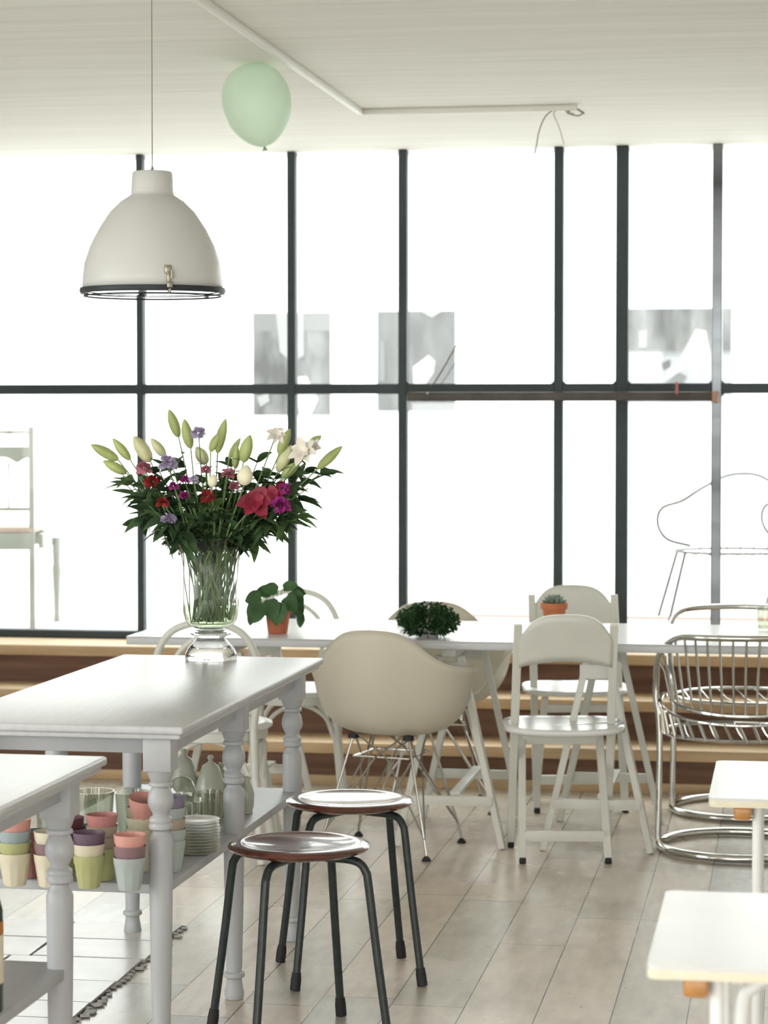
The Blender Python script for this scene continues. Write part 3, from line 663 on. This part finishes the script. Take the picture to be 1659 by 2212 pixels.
# ---------------------------------------------------------------- vase and flowers
vc = G(456, 1425, .80); VY = vc.y; VX = vc.x
vase = thing('glass_vase', (VX, VY, .801), 'clear glass footed vase on the far end of the grey table', 'vase')
out = [(0, .0), (.072, .0), (.0745, .004), (.073, .018), (.064, .035), (.050, .050), (.043, .058), (.040, .064), (.046, .068), (.058, .072), (.058, .076), (.045, .080), (.042, .086)]
MB().lathe(out+[(.030, .088), (0, .088)], 48, cap=False).build('foot', 'realglass', vase, ang=50)
bo_ = [(.0, .088), (.045, .090), (.062, .098), (.074, .113), (.0795, .135), (.0805, .18), (.0800, .24), (.081, .27), (.086, .30), (.096, .325), (.112, .352)]
MB().lathe(bo_+[(.1095, .353)]+[(max(0, r-.0035), z+(.003 if r < .06 else 0)) for r, z in bo_][::-1], 56, cap=False).build('bowl', 'realglass', vase, ang=60)
MB().lathe([(0, .094), (.044, .094), (.058, .101), (.070, .115), (.0750, .135), (.076, .158), (0, .158)], 48, cap=False).build('water', 'water', vase, ang=40)

def leaf(mb, base, d, L_, w_, bend=.3, up=Vector((0, 0, 1)), n=6, roll=0, shape='lance'):
    d = d.normalized(); sd = d.cross(up)
    if sd.length < .05: sd = d.orthogonal()
    sd.normalize(); nr = sd.cross(d).normalized()
    if roll: q = Matrix.Rotation(roll, 3, d); sd = q @ sd; nr = q @ nr
    vs = []; fs = []
    for i in range(n+1):
        t = i/n; prof = (math.sin(math.pi*t**.75))**.9 if shape == 'lance' else (math.sin(math.pi*min(1, t*.86+.14)**1.0)**.7 if t < 1 else 0)
        hw = w_/2*max(0, prof)+.0002; c_ = base+d*(L_*t)-Vector((0, 0, 1))*bend*L_*t*t
        vs += [c_-sd*hw+nr*hw*.35, c_, c_+sd*hw+nr*hw*.35]
    for i in range(n): k = i*3; fs += [(k, k+1, k+4, k+3), (k+1, k+2, k+5, k+4)]
    mb.add(vs, fs)
def P3(px, py, dy=0): return W(px, py, VY+dy)
def stem_pts(top, spread):          # from the water up through the neck to the flower
    ang = math.atan2(top.y-VY, top.x-VX); rr = math.hypot(top.x-VX, top.y-VY)
    k = min(1, rr/.22); bx = VX+rnd.uniform(-.056, .056); by = VY+rnd.uniform(-.035, .035)
    nx = VX+math.cos(ang)*min(.072, rr*.36)+rnd.uniform(-.008, .008); ny = VY+math.sin(ang)*min(.06, rr*.35)+rnd.uniform(-.008, .008)
    nx2 = VX+(nx-VX)*1.25; ny2 = VY+(ny-VY)*1.25
    return bez([(bx, by, .801+.105+rnd.random()*.02), ((bx+nx)/2+rnd.uniform(-.02, .02), (by+ny)/2, .801+.23), (nx2, ny2, .801+.345), top], 6)
def budmesh(base, tip, r, mb=None):
    base, tip = Vector(base), Vector(tip); d = tip-base; L_ = d.length; q = d.to_track_quat('Z', 'Y').to_matrix()
    pr = [(r*.3, 0), (r*.62, L_*.08), (r*.88, L_*.22), (r, L_*.42), (r*.92, L_*.62), (r*.62, L_*.82), (r*.3, L_*.94), (.0006, L_)]
    mb = mb or MB(); N = 12; vs = []; fs = []
    for rr, z in pr:
        for k in range(N):
            a = 2*math.pi*k/N; f_ = 1+.10*math.cos(3*a); vs.append(base+q @ Vector((rr*f_*math.cos(a), rr*f_*math.sin(a), z)))
    for i in range(len(pr)-1):
        for k in range(N): fs.append((i*N+k, i*N+(k+1) % N, (i+1)*N+(k+1) % N, (i+1)*N+k))
    mb.add(vs, fs); return mb
def flower(name, label, cat, top, parts, grp=None, nl=3, lsz=.05, stemr=.0022):
    loc = Vector((VX, VY, .801+.1)); t = thing(name, loc, label, cat, grp)
    pts = [p-loc for p in stem_pts(Vector(top), 0)]
    MB().tube(pts, stemr, 6).build('stem', 'stem', t)
    for nm, mb, m in parts:
        mb.v = [tuple(Vector(v)-loc) for v in mb.v]; mb.build(nm, m, t, ang=70)
    if nl:
        lm = MB(); n = len(pts)
        for k in range(nl):
            i = rnd.randint(int(n*.72), n-1); p = pts[i]; a = rnd.random()*6.28
            leaf(lm, p, Vector((math.cos(a), math.sin(a)*.8, rnd.uniform(-.2, .7))), lsz*rnd.uniform(.7, 1.3), lsz*.27, rnd.uniform(.1, .5))
        lm.build('leaves', rnd.choice(('leaf', 'leaf', 'leaf2')), t)
    return t
buds = [((386, 944), (365, 884), 'tallest green lily bud, upper left of the bouquet', 12), ((412, 968), (398, 905), 'upright green lily bud right of the tallest bud', 12.5), ((470, 978), (488, 904), 'long upright green lily bud at the top centre', 11.5),
        ((255, 993), (196, 960), 'outermost green lily bud pointing left from the bouquet', 12), ((281, 993), (243, 947), 'slim green lily bud, second from the left edge', 10.5), ((273, 1022), (222, 995), 'low green lily bud at the left edge of the bouquet', 11.5),
        ((325, 997), (289, 942), 'broad yellow-green lily bud on the left half', 16), ((357, 986), (326, 947), 'green lily bud tucked behind the broad yellow-green bud', 11), ((446, 1002), (424, 965), 'pale cream-green lily bud left of centre', 14),
        ((526, 998), (541, 939), 'green lily bud standing right of centre', 14), ((603, 981), (627, 926), 'green lily bud below the white blooms, pointing up right', 11.5), ((601, 1019), (630, 961), 'plump yellow-green lily bud on the right half', 13),
        ((610, 1031), (647, 998), 'short green lily bud under the plump right bud', 11), ((687, 1012), (740, 963), 'outermost green lily bud pointing right from the bouquet', 10.5), ((668, 962), (694, 941), 'small green lily bud at the upper right', 9),
        ((455, 975), (474, 935), 'green lily bud leaning behind the top centre bud', 9.5), ((508, 1012), (512, 962), 'green lily bud low at the centre', 9), ((495, 990), (520, 945), 'dark small lily bud near the centre', 7)]
for i, (b_, t_, lab, wpx) in enumerate(buds):
    dy = rnd.uniform(-.09, .03); b3, t3 = P3(*b_, dy), P3(*t_, dy-.01)
    flower('lily_stem', lab, 'flower', b3, [('bud', budmesh(b3, t3, wpx/759/1.0*.98), 'budpale' if 'cream' in lab or 'yellow' in lab else 'bud')], 'lily buds in the bouquet', 2)
for (px, py, rx, ry, lab) in ((530, 1026, 17, 22, 'larger cream tulip in the middle of the bouquet'), (460, 1038, 10.5, 14, 'smaller cream tulip bud left of the larger one')):
    b3 = P3(px-3, py+ry, -.13); t3 = P3(px+3, py-ry, -.13)
    flower('tulip', lab, 'flower', b3, [('bloom', budmesh(b3, t3, rx/759*1.0), 'cream')], 'cream tulips in the bouquet', 1, .06, .003)
def openbloom(c, d, r, n, w_=.45, curl=.5, rows=1, cup=.35):
    mb = MB(); d = Vector(d).normalized(); q = d.to_track_quat('Z', 'Y').to_matrix()
    for rw in range(rows):
        for k in range(n):
            a = 2*math.pi*(k+.5*rw)/n+rnd.uniform(-.12, .12); rr = r*(1-.28*rw)
            dr = q @ Vector((math.cos(a), math.sin(a), cup+.5*rw)); leaf(mb, Vector(c), dr, rr*rnd.uniform(.85, 1.1), rr*w_*1.6, curl*rnd.uniform(.3, 1)*.4, up=d, n=6, shape='round')
    return mb
def clump(c, r, n):
    mb = MB(); c = Vector(c)
    for k in range(n):
        a, e_ = rnd.random()*6.28, rnd.uniform(-.6, 1.2); dr = Vector((math.cos(a)*math.cos(e_), math.sin(a)*math.cos(e_), math.sin(e_)))
        leaf(mb, c+dr*r*.25, dr, r*.8, r*.7, .2, n=4, shape='round', roll=rnd.random()*3)
    return mb
def blooms(lst, name, m, lab_cat, grp, kind):
    for px, py, rpx, lab in lst:
        c = P3(px, py, rnd.uniform(-.15, -.09)); r = rpx/759*1.35
        mb = openbloom(c, (rnd.uniform(-.3, .3), -1, .5), r*.9, 7 if m == 'whitepet' else 6, .34 if m == 'whitepet' else .5, .8, 2) if kind == 'open' else clump(c, r, 30)
        flower(name, lab, 'flower', c, [('bloom', mb, m)], grp, 1, .045)
blooms([(655, 975, 30, 'open white lily at the upper right'), (597, 938, 20, 'ragged white bloom above the right half'), (676, 968, 20, 'open white flower at the far upper right edge')], 'white_flower', 'whitepet', '', 'open white flowers', 'open')
blooms([(554, 1084, 34, 'large open crimson lily right of centre'), (592, 1068, 20, 'crimson bloom beside the large crimson lily')], 'crimson_lily', 'crimson', '', 'crimson lilies', 'open')
blooms([(429, 935, 13, 'lilac bloom at the top beside the upright buds'), (363, 1000, 17, 'large lilac bloom on the left half'), (364, 1122, 14, 'pale lilac bloom low at the left'), (418, 1036, 9, 'tiny lilac bloom left of the small tulip')], 'lilac_flower', 'lilac', '', 'lilac blooms', 'clump')
blooms([(330, 1040, 15, 'red bloom at the left edge of the flower mass'), (449, 1072, 14, 'red bloom below the small tulip'), (606, 1048, 10, 'red bloom at the right edge of the flower mass'), (351, 1085, 11, 'low red bloom on the left side')], 'red_flower', 'red', '', 'red blooms', 'clump')
blooms([(376, 1050, 9, 'left one of the magenta pair below the lilac bloom'), (399, 1036, 9, 'right one of the magenta pair below the lilac bloom'), (398, 1070, 9, 'low magenta bloom left of centre'), (606, 1092, 18, 'large magenta bloom low on the right'), (614, 1056, 12, 'magenta bloom above the large magenta one')], 'magenta_flower', 'magenta', '', 'magenta blooms', 'clump')
blooms([(311, 1012, 14, 'dusky pink bloom at the upper left'), (492, 1022, 12, 'dusky pink bloom between the two tulips'), (506, 1050, 10, 'dusky pink bloom under the larger tulip'), (445, 1015, 9, 'dusky pink bloom above the small tulip')], 'pink_flower', 'pinkpet', '', 'dusky pink blooms', 'clump')
# leafy sprigs
sprigs = [(262, 1022), (300, 1030), (275, 1050), (318, 1075), (345, 1060), (330, 1110), (365, 1090), (300, 1132), (372, 1140), (400, 1110), (420, 1060), (430, 1125), (455, 1100), (480, 1070), (490, 1130), (520, 1095), (545, 1140), (565, 1120),
          (590, 1130), (620, 1110), (640, 1080), (665, 1055), (655, 1020), (690, 1025), (645, 1120), (600, 1150), (575, 1030), (555, 1000), (400, 1010), (345, 1020), (480, 1030), (530, 1060), (650, 1040), (610, 1010), (385, 1165), (350, 1150), (548, 1168), (500, 1010), (640, 1000), (375, 1015), (460, 1140), (520, 1150), (425, 1160), (590, 1090), (335, 1045), (415, 1085), (470, 1110), (500, 1085), (440, 1045), (545, 1060), (570, 1085), (390, 1060), (365, 1050), (620, 1060), (430, 1100), (310, 1080), (560, 1045), (480, 1060), (635, 1110)]
for i, (px, py) in enumerate(sprigs):
    dy = rnd.uniform(-.13, .12); top = P3(px, py, dy); loc = Vector((VX, VY, .901))
    t = thing('leafy_sprig', loc, 'dark green leafy sprig filling the bouquet in the glass vase', 'foliage', 'leafy sprigs in the bouquet')
    if py > 1120:       # droops out over the rim
        pts = bez([(VX, VY, .93), (VX+(top.x-VX)*.35, VY+(top.y-VY)*.35, 1.15), (VX+(top.x-VX)*.7, VY+(top.y-VY)*.8, max(1.18, top.z+.03)), top], 6)
    else: pts = stem_pts(top, 0)
    pts = [p-loc for p in pts]; MB().tube(pts, .0018, 5).build('stem', 'stem', t)
    lm = MB(); n = len(pts)
    for k in range(15 if py > 1120 else 26):
        j = rnd.randint(int(n*.6), n-1); p = pts[j]; a = rnd.random()*6.28; tip = (pts[-1]-pts[-5]).normalized()
        outw = Vector((top.x-VX, top.y-VY, 0))
        dr = Vector((math.cos(a), math.sin(a)*.8, rnd.uniform(-.5, .6)))*.9+tip*.5+outw*1.2
        leaf(lm, p, dr, rnd.uniform(.045, .085), rnd.uniform(.014, .034), rnd.uniform(.05, .5), roll=rnd.uniform(-1, 1))
    lm.build('leaves', 'leaf2' if i % 6 == 0 else 'leaf', t)
for i in range(24):     # submerged stems and leaves inside the bowl
    loc = Vector((VX, VY, .901)); t = thing('vase_stem', loc, 'green stem crossing inside the glass vase bowl', 'stem', 'stems inside the vase')
    a = rnd.random()*6.28; r0 = rnd.uniform(.015, .055); a2 = a+math.pi+rnd.uniform(-.8, .8); r1 = rnd.uniform(.02, .07)
    p0, p1 = Vector((r0*math.cos(a), r0*math.sin(a), .012)), Vector((r1*math.cos(a2), r1*math.sin(a2), .25))
    MB().tube(bez([p0, (p0+p1)/2+Vector((rnd.uniform(-.01, .01), 0, 0)), p1]), rnd.uniform(.002, .0038), 6).build('stem', 'stem', t)
    lm = MB()
    for k in range(5):
        s_ = rnd.uniform(.0, .9); p = p0.lerp(p1, s_); aa = rnd.random()*6.28; leaf(lm, p, Vector((math.cos(aa)*.35, math.sin(aa)*.35, rnd.choice((-1, 1, 1)))), rnd.uniform(.03, .05), .012, 0)
    for j, v in enumerate(lm.v):
        r_ = math.hypot(v[0], v[1]); mxr = .066 if v[2] < .17 else .07
        f_ = min(1, mxr/r_) if r_ > 0 else 1; lm.v[j] = (v[0]*f_, v[1]*f_, max(.008, v[2]))
    lm.build('leaves', 'leaf2', t)
for pts_, lab in (([(290, 1040), (258, 1046), (235, 1052), (218, 1060)], 'thin dark grass blade arching out left of the bouquet'), ([(300, 1062), (285, 1070), (270, 1085), (262, 1098)], 'short dark grass blade drooping left of the bouquet')):
    Q = [P3(x, y_, -.03) for x, y_ in pts_]; st_ = [Vector((VX, VY, .95)), Vector((VX-.07, VY, 1.16))]+Q
    loc = Vector((VX, VY, .901)); P_ = [q-loc for q in bez(st_, 6)]; n = len(P_)
    o = MB().tube(P_, [.0018 if k < n-14 else .003*(1-(k-(n-14))/14*.85) for k in range(n)], 5).build('grass_blade', 'leaf'); o.location = loc; tag(o, lab, 'leaf')

# ---------------------------------------------------------------- potted plants on the long table
ZT_ = .7243
def pot(t, r0, r1, h, m, rimh=.016, rimw=.003):
    MB().lathe([(0, 0), (r0, 0), (r1-.003, h-rimh), (r1+rimw, h-rimh), (r1+rimw+.001, h), (r1-.003, h), (r1-.005, h-.012), (0, h-.012)], 28, cap=False).build('pot', m, t)
    MB().lathe([(0, h-.010), (r1-.006, h-.012)], 24, cap=False).build('soil', 'soil', t)
g = G(600, 1368, ZT_)
pl = thing('potted_pothos', (g.x, g.y, ZT_), 'trailing heart-leaved plant in a terracotta pot on the long table', 'plant'); pot(pl, .034, .047, .088, 'terracotta')
lm = MB(); sm = MB()
for (dx, dz, dy, L_, w_, dirx, dirz) in [(-.04, .10, -.05, .07, .06, -.3, -.6), (-.015, .115, -.055, .07, .065, .2, -.8), (.02, .105, -.06, .075, .07, -.1, -.9), (.035, .12, -.04, .065, .06, .5, -.4), (-.07, .10, 0, .06, .045, -.6, -.7), (-.085, .07, 0, .05, .035, -.3, -1), (.0, .14, 0, .06, .05, -.8, .3), (.02, .15, .0, .065, .04, .9, .35), (.055, .14, .0, .07, .055, .5, -.8), (.075, .10, .01, .055, .04, .1, -1), (.085, .06, .01, .045, .03, -.1, -1), (-.03, .13, .03, .06, .05, -.6, .2), (-.055, .12, -.02, .06, .055, -.9, -.1), (.04, .13, .05, .06, .05, .8, .1)]:
    b_ = Vector((dx, dy, dz+.01)); leaf(lm, b_, Vector((dirx, -.25, dirz)), L_, w_, .15, up=Vector((0, -1, .4)), n=7, shape='round')
    sm.tube(bez([(dx*.2, dy*.2, .07), (dx*.7, dy*.6, .7*dz+.04), tuple(b_)], 4), .0015, 5)
lm.build('leaves', 'pothos', pl); sm.build('stems', 'stem', pl)
g = G(925, 1376, ZT_)
pl = thing('bushy_plant', (g.x, g.y, ZT_), 'round bushy small-leaved plant in a grey pot on the long table', 'plant'); pot(pl, .036, .040, .034, 'potgrey', .008, .001)
lm = MB()
for k in range(2200):
    a = rnd.random()*6.28; e_ = math.asin(rnd.uniform(-.93, 1)); rr = rnd.uniform(.12, 1.05)**.5
    c = Vector((.102*math.cos(a)*math.cos(e_)*rr, .085*math.sin(a)*math.cos(e_)*rr, max(.012, .060+.060*math.sin(e_)*rr)))
    leaf(lm, c, Vector((math.cos(a), math.sin(a), rnd.uniform(-.8, .8))), rnd.uniform(.010, .018), .010, .2, n=3, roll=rnd.random()*3)
lm.build('leaves', 'fern', pl)
sm = MB()
for k in range(24):
    a = rnd.random()*6.28; sm.tube([(0, 0, .025), (.05*math.cos(a), .045*math.sin(a), .06+.04*rnd.random())], .0012, 4)
sm.build('stems', 'stem', pl)
g = G(1197, 1358, ZT_)
pl = thing('potted_succulent', (g.x, g.y, ZT_), 'small grey-green succulent in an orange clay pot on the long table', 'plant'); pot(pl, .032, .046, .094, 'terracotta2', .022, .003)
lm = MB()
for rw, (n, e_, L_) in enumerate([(11, .25, .042), (9, .6, .038), (7, .95, .034), (5, 1.3, .028)]):
    for k in range(n):
        a = 6.28*k/n+rw*.4; d = Vector((math.cos(a)*math.cos(e_), math.sin(a)*math.cos(e_), math.sin(e_))); b_ = Vector((0, 0, .091))+d*.006
        budmesh(b_, b_+d*L_, .0065, lm)
lm.build('leaves', 'succ', pl)
g = G(1652, 1362, ZT_)
gl = thing('tumbler', (g.x, g.y, ZT_), 'greenish glass tumbler on the long table at the right edge', 'glass')
MB().lathe([(0, .001), (.026, .001), (.030, .085), (.028, .085), (.024, .006), (0, .006)], 24, cap=False).build('body', 'smoke', gl)

# ---------------------------------------------------------------- crockery on the shelf
ZS = .4305
cupcols = dict(cream=(.66, .60, .45), lime=(.42, .43, .20), blue=(.33, .39, .40), pink=(.66, .33, .28), rose=(.50, .22, .20), mauve=(.24, .15, .16), purple=(.15, .10, .14), tan=(.40, .33, .24), grey=(.40, .44, .42), wine=(.16, .05, .07), lilac=(.22, .19, .27), brick=(.30, .13, .11))
cm = {k: mat('melamine_'+k, v, .45, var=.03) for k, v in cupcols.items()}
cn = dict(cream='cream', lime='lime green', blue='dusty blue', pink='pale pink', rose='rose', mauve='mauve', purple='dark purple', tan='tan', grey='blue-grey', wine='wine red', lilac='lilac', brick='brick red')
cupmesh = {}
def cup(col, loc, label, tilt=None):
    if col not in cupmesh:
        n = 48; H = .0745; vs = []; fs = []; prof = [(0, .0), (.0235, .0), (.0255, .003), (.0305, .032), (.0335, .052), (.0345, .056), (.0365, H), (.0352, H), (.032, .05), (.024, .006), (0, .005)]
        for i, (r, z) in enumerate(prof):
            for k in range(n):
                a = 2*math.pi*k/n; f = 1
                if 2 <= i <= 4: m_ = (a % (math.pi/5))-math.pi/10; f = math.cos(math.pi/10)/math.cos(m_)*1.015
                vs.append((r*f*math.cos(a), r*f*math.sin(a), z))
        for i in range(len(prof)-1):
            for k in range(n): fs.append((i*n+k, i*n+(k+1) % n, (i+1)*n+(k+1) % n, (i+1)*n+k))
        o = MB().add(vs, fs).build('cup', cm[col], ang=20); cupmesh[col] = o.data; bpy.data.objects.remove(o)
    o = bpy.data.objects.new('cup', cupmesh[col]); COL.objects.link(o); o.location = loc; o.rotation_euler = (tilt or (0, 0, rnd.random()))
    tag(o, label, 'cup', 'nested melamine cups on the shelf')
def stack(px, py, cols, where, pitch=.0255, tilt=None):
    g = G(px, py, ZS)
    names = ['lowest', 'second', 'third', 'fourth', 'fifth']
    for i, c_ in enumerate(cols):
        last = i == len(cols)-1; pos = 'top' if last and i else names[i]
        lab = '%s faceted cup, %s of the stack %s' % (cn[c_], pos, where) if len(cols) > 1 else '%s faceted cup %s' % (cn[c_], where)
        cup(c_, (g.x+rnd.uniform(-.001, .001), g.y, ZS+.0004+i*pitch), lab, tilt if last else None)
stack(33, 1912, ['cream', 'lime', 'blue', 'pink'], 'at the left end of the shelf')
stack(72, 1894, ['brick', 'brick'], 'behind the leftmost front stack')
stack(108, 1914, ['cream', 'mauve', 'cream'], 'half hidden behind the near table leg')
stack(150, 1880, ['lime', 'purple', 'wine'], 'just behind the near table leg')
stack(192, 1917, ['lime', 'cream', 'purple'], 'at the front middle of the shelf')
stack(221, 1900, ['lime', 'tan', 'tan', 'rose'], 'behind the purple-topped front stack')
stack(280, 1922, ['grey', 'mauve', 'pink'], 'beside the front table leg')
stack(307, 1880, ['cream', 'cream', 'cream', 'tan', 'pink'], 'behind the pink-topped stack', tilt=(R(12), R(8), 0))
stack(368, 1882, ['grey', 'grey', 'tan', 'grey', 'lilac'], 'right of the front table leg')
def ware(name, px, py, prof, m, label, cat, n=32, parts=(), z=ZS, grp=None):
    g = G(px, py, ZS); t = thing(name, (g.x, g.y, z), label, cat, grp)
    MB().lathe(prof, n, cap=False).build('body', m, t, ang=50)
    for nm, mb, mm in parts: mb.build(nm, mm, t)
    return t
bowlp = [(0, .001), (.03, .001), (.045, .02), (.052, .055), (.054, .085), (.052, .085), (.049, .055), (.042, .022), (0, .006)]
tealm = mat('teal_melamine', (.16, .24, .22), .4)
ware('bowl', 203, 1862, bowlp, tealm, 'deep teal bowl behind the rose-topped cup stack', 'bowl')
ware('bowl', 88, 1865, [(r, z*.9) for r, z in bowlp], tealm, 'deep teal bowl behind the leftmost cup stacks', 'bowl')
gp = lambda r, h: [(0, .001), (r*.8, .001), (r, h), (r-.002, h), (r*.8-.002, .005), (0, .005)]
ware('glass_bowl', 202, 1835, gp(.052, .145), 'smoke', 'tall clear glass bowl behind the teal bowl', 'bowl')
ware('glass_bowl', 292, 1828, gp(.050, .135), 'smoke', 'second tall glass bowl behind the front table leg', 'bowl')
ware('glass_bowl', 120, 1835, gp(.05, .12), 'smoke', 'third glass bowl behind the near table leg', 'bowl')
g = G(425, 1842, ZS)
pp = [(0, .0), (.03, .0), (.034, .0012), (.056, .0052), (.0575, .0062), (.056, .0064), (.034, .0026), (0, .0018)]
base = MB().lathe(pp, 40, cap=False).build('saucer', 'plate', ang=50); pm = base.data; bpy.data.objects.remove(base)
for k in range(11):
    o = bpy.data.objects.new('saucer', pm); COL.objects.link(o); o.location = (g.x+rnd.uniform(-.001, .001), g.y, ZS+.0005+k*.0077)
    tag(o, 'top cream saucer of the stack, its surface showing' if k == 10 else ('lowest cream saucer touching the shelf' if k == 0 else 'cream saucer inside the stack on the shelf'), 'plate', 'saucers stacked on the shelf')
ware('glass_jar', 434, 1802, gp(.038, .088), 'smoke', 'round glass jar behind the saucer stack', 'glass')
ware('glass_jar', 388, 1798, gp(.040, .075), 'smoke', 'glass jar behind the lilac-topped cup stack', 'glass')
ware('glass_jar', 455, 1780, gp(.036, .085), 'smoke', 'glass jar standing farther back behind the saucers', 'glass')
body = [(0, .002), (.03, .002), (.038, .02), (.043, .05), (.040, .09), (.030, .118), (.026, .128), (.024, .128), (.022, .12), (0, .12)]
def potparts(h=.128, r=.043):
    lid = MB().lathe([(.027, h-.001), (.022, h+.012), (.008, h+.022), (.005, h+.026), (.009, h+.034), (.006, h+.040), (0, h+.041)], 24, cap=False)
    hd = MB().tube(bez([(r-.008, 0, h*.75), (r+.02, 0, h*.72), (r+.024, 0, h*.45), (r-.003, 0, h*.3)], 6), .004, 8)
    sp = MB().tube(bez([(-r+.006, 0, h*.35), (-r-.015, 0, h*.5), (-r-.026, 0, h*.85)], 6), [.011]*5+[.008]*4+[.006]*4, 10)
    return [('lid', lid, 'ceramic'), ('handle', hd, 'ceramic'), ('spout', sp, 'ceramic')]
ware('teapot', 455, 1768, body, 'ceramic', 'tall sage ceramic pot with lid beside the middle table leg', 'teapot', parts=potparts())
ware('sugar_jar', 398, 1766, [(r*.95, z*1.12) for r, z in body], 'ceramic', 'sage ceramic jar with pointed lid left of the teapot', 'jar', parts=potparts(.143, .04)[:2])
ware('glass_dome', 392, 1790, [(.036, .075), (.040, .08), (.040, .10), (.03, .125), (.012, .135), (0, .136)], 'smoke', 'small glass dome over the jar left of the saucers', 'glass')
ware('teapot', 478, 1762, [(r*.9, z*.8) for r, z in body], 'ceramic', 'low sage ceramic pot hidden behind the middle table leg', 'teapot', parts=potparts(.102, .039))
ware('bud_vase', 532, 1757, [(0, .001), (.018, .001), (.016, .006), (.020, .02), (.022, .05), (.018, .07), (.010, .085), (.011, .1), (.009, .1), (0, .08)], 'ceramic', 'small pale vase right of the middle table leg', 'vase')
g = G(-36, 2185, .3855)
bt = thing('bottle', (g.x, g.y, .3855), 'dark green bottle with pale label at the left edge, on the nearer shelf', 'bottle')
MB().lathe([(0, .001), (.036, .001), (.0375, .006), (.0375, .19), (.03, .22), (.015, .245), (.0135, .30), (.016, .305), (.015, .315), (0, .315)], 32, cap=False).build('body', 'bottle', bt)
MB().lathe([(.0378, .055), (.0382, .056), (.0382, .145), (.0378, .146)], 32, cap=False).build('label_band', 'label', bt)
MB().lathe([(.0378, .147), (.0383, .148), (.0383, .17), (.0378, .171)], 32, cap=False).build('label_stripe', 'labelo', bt)
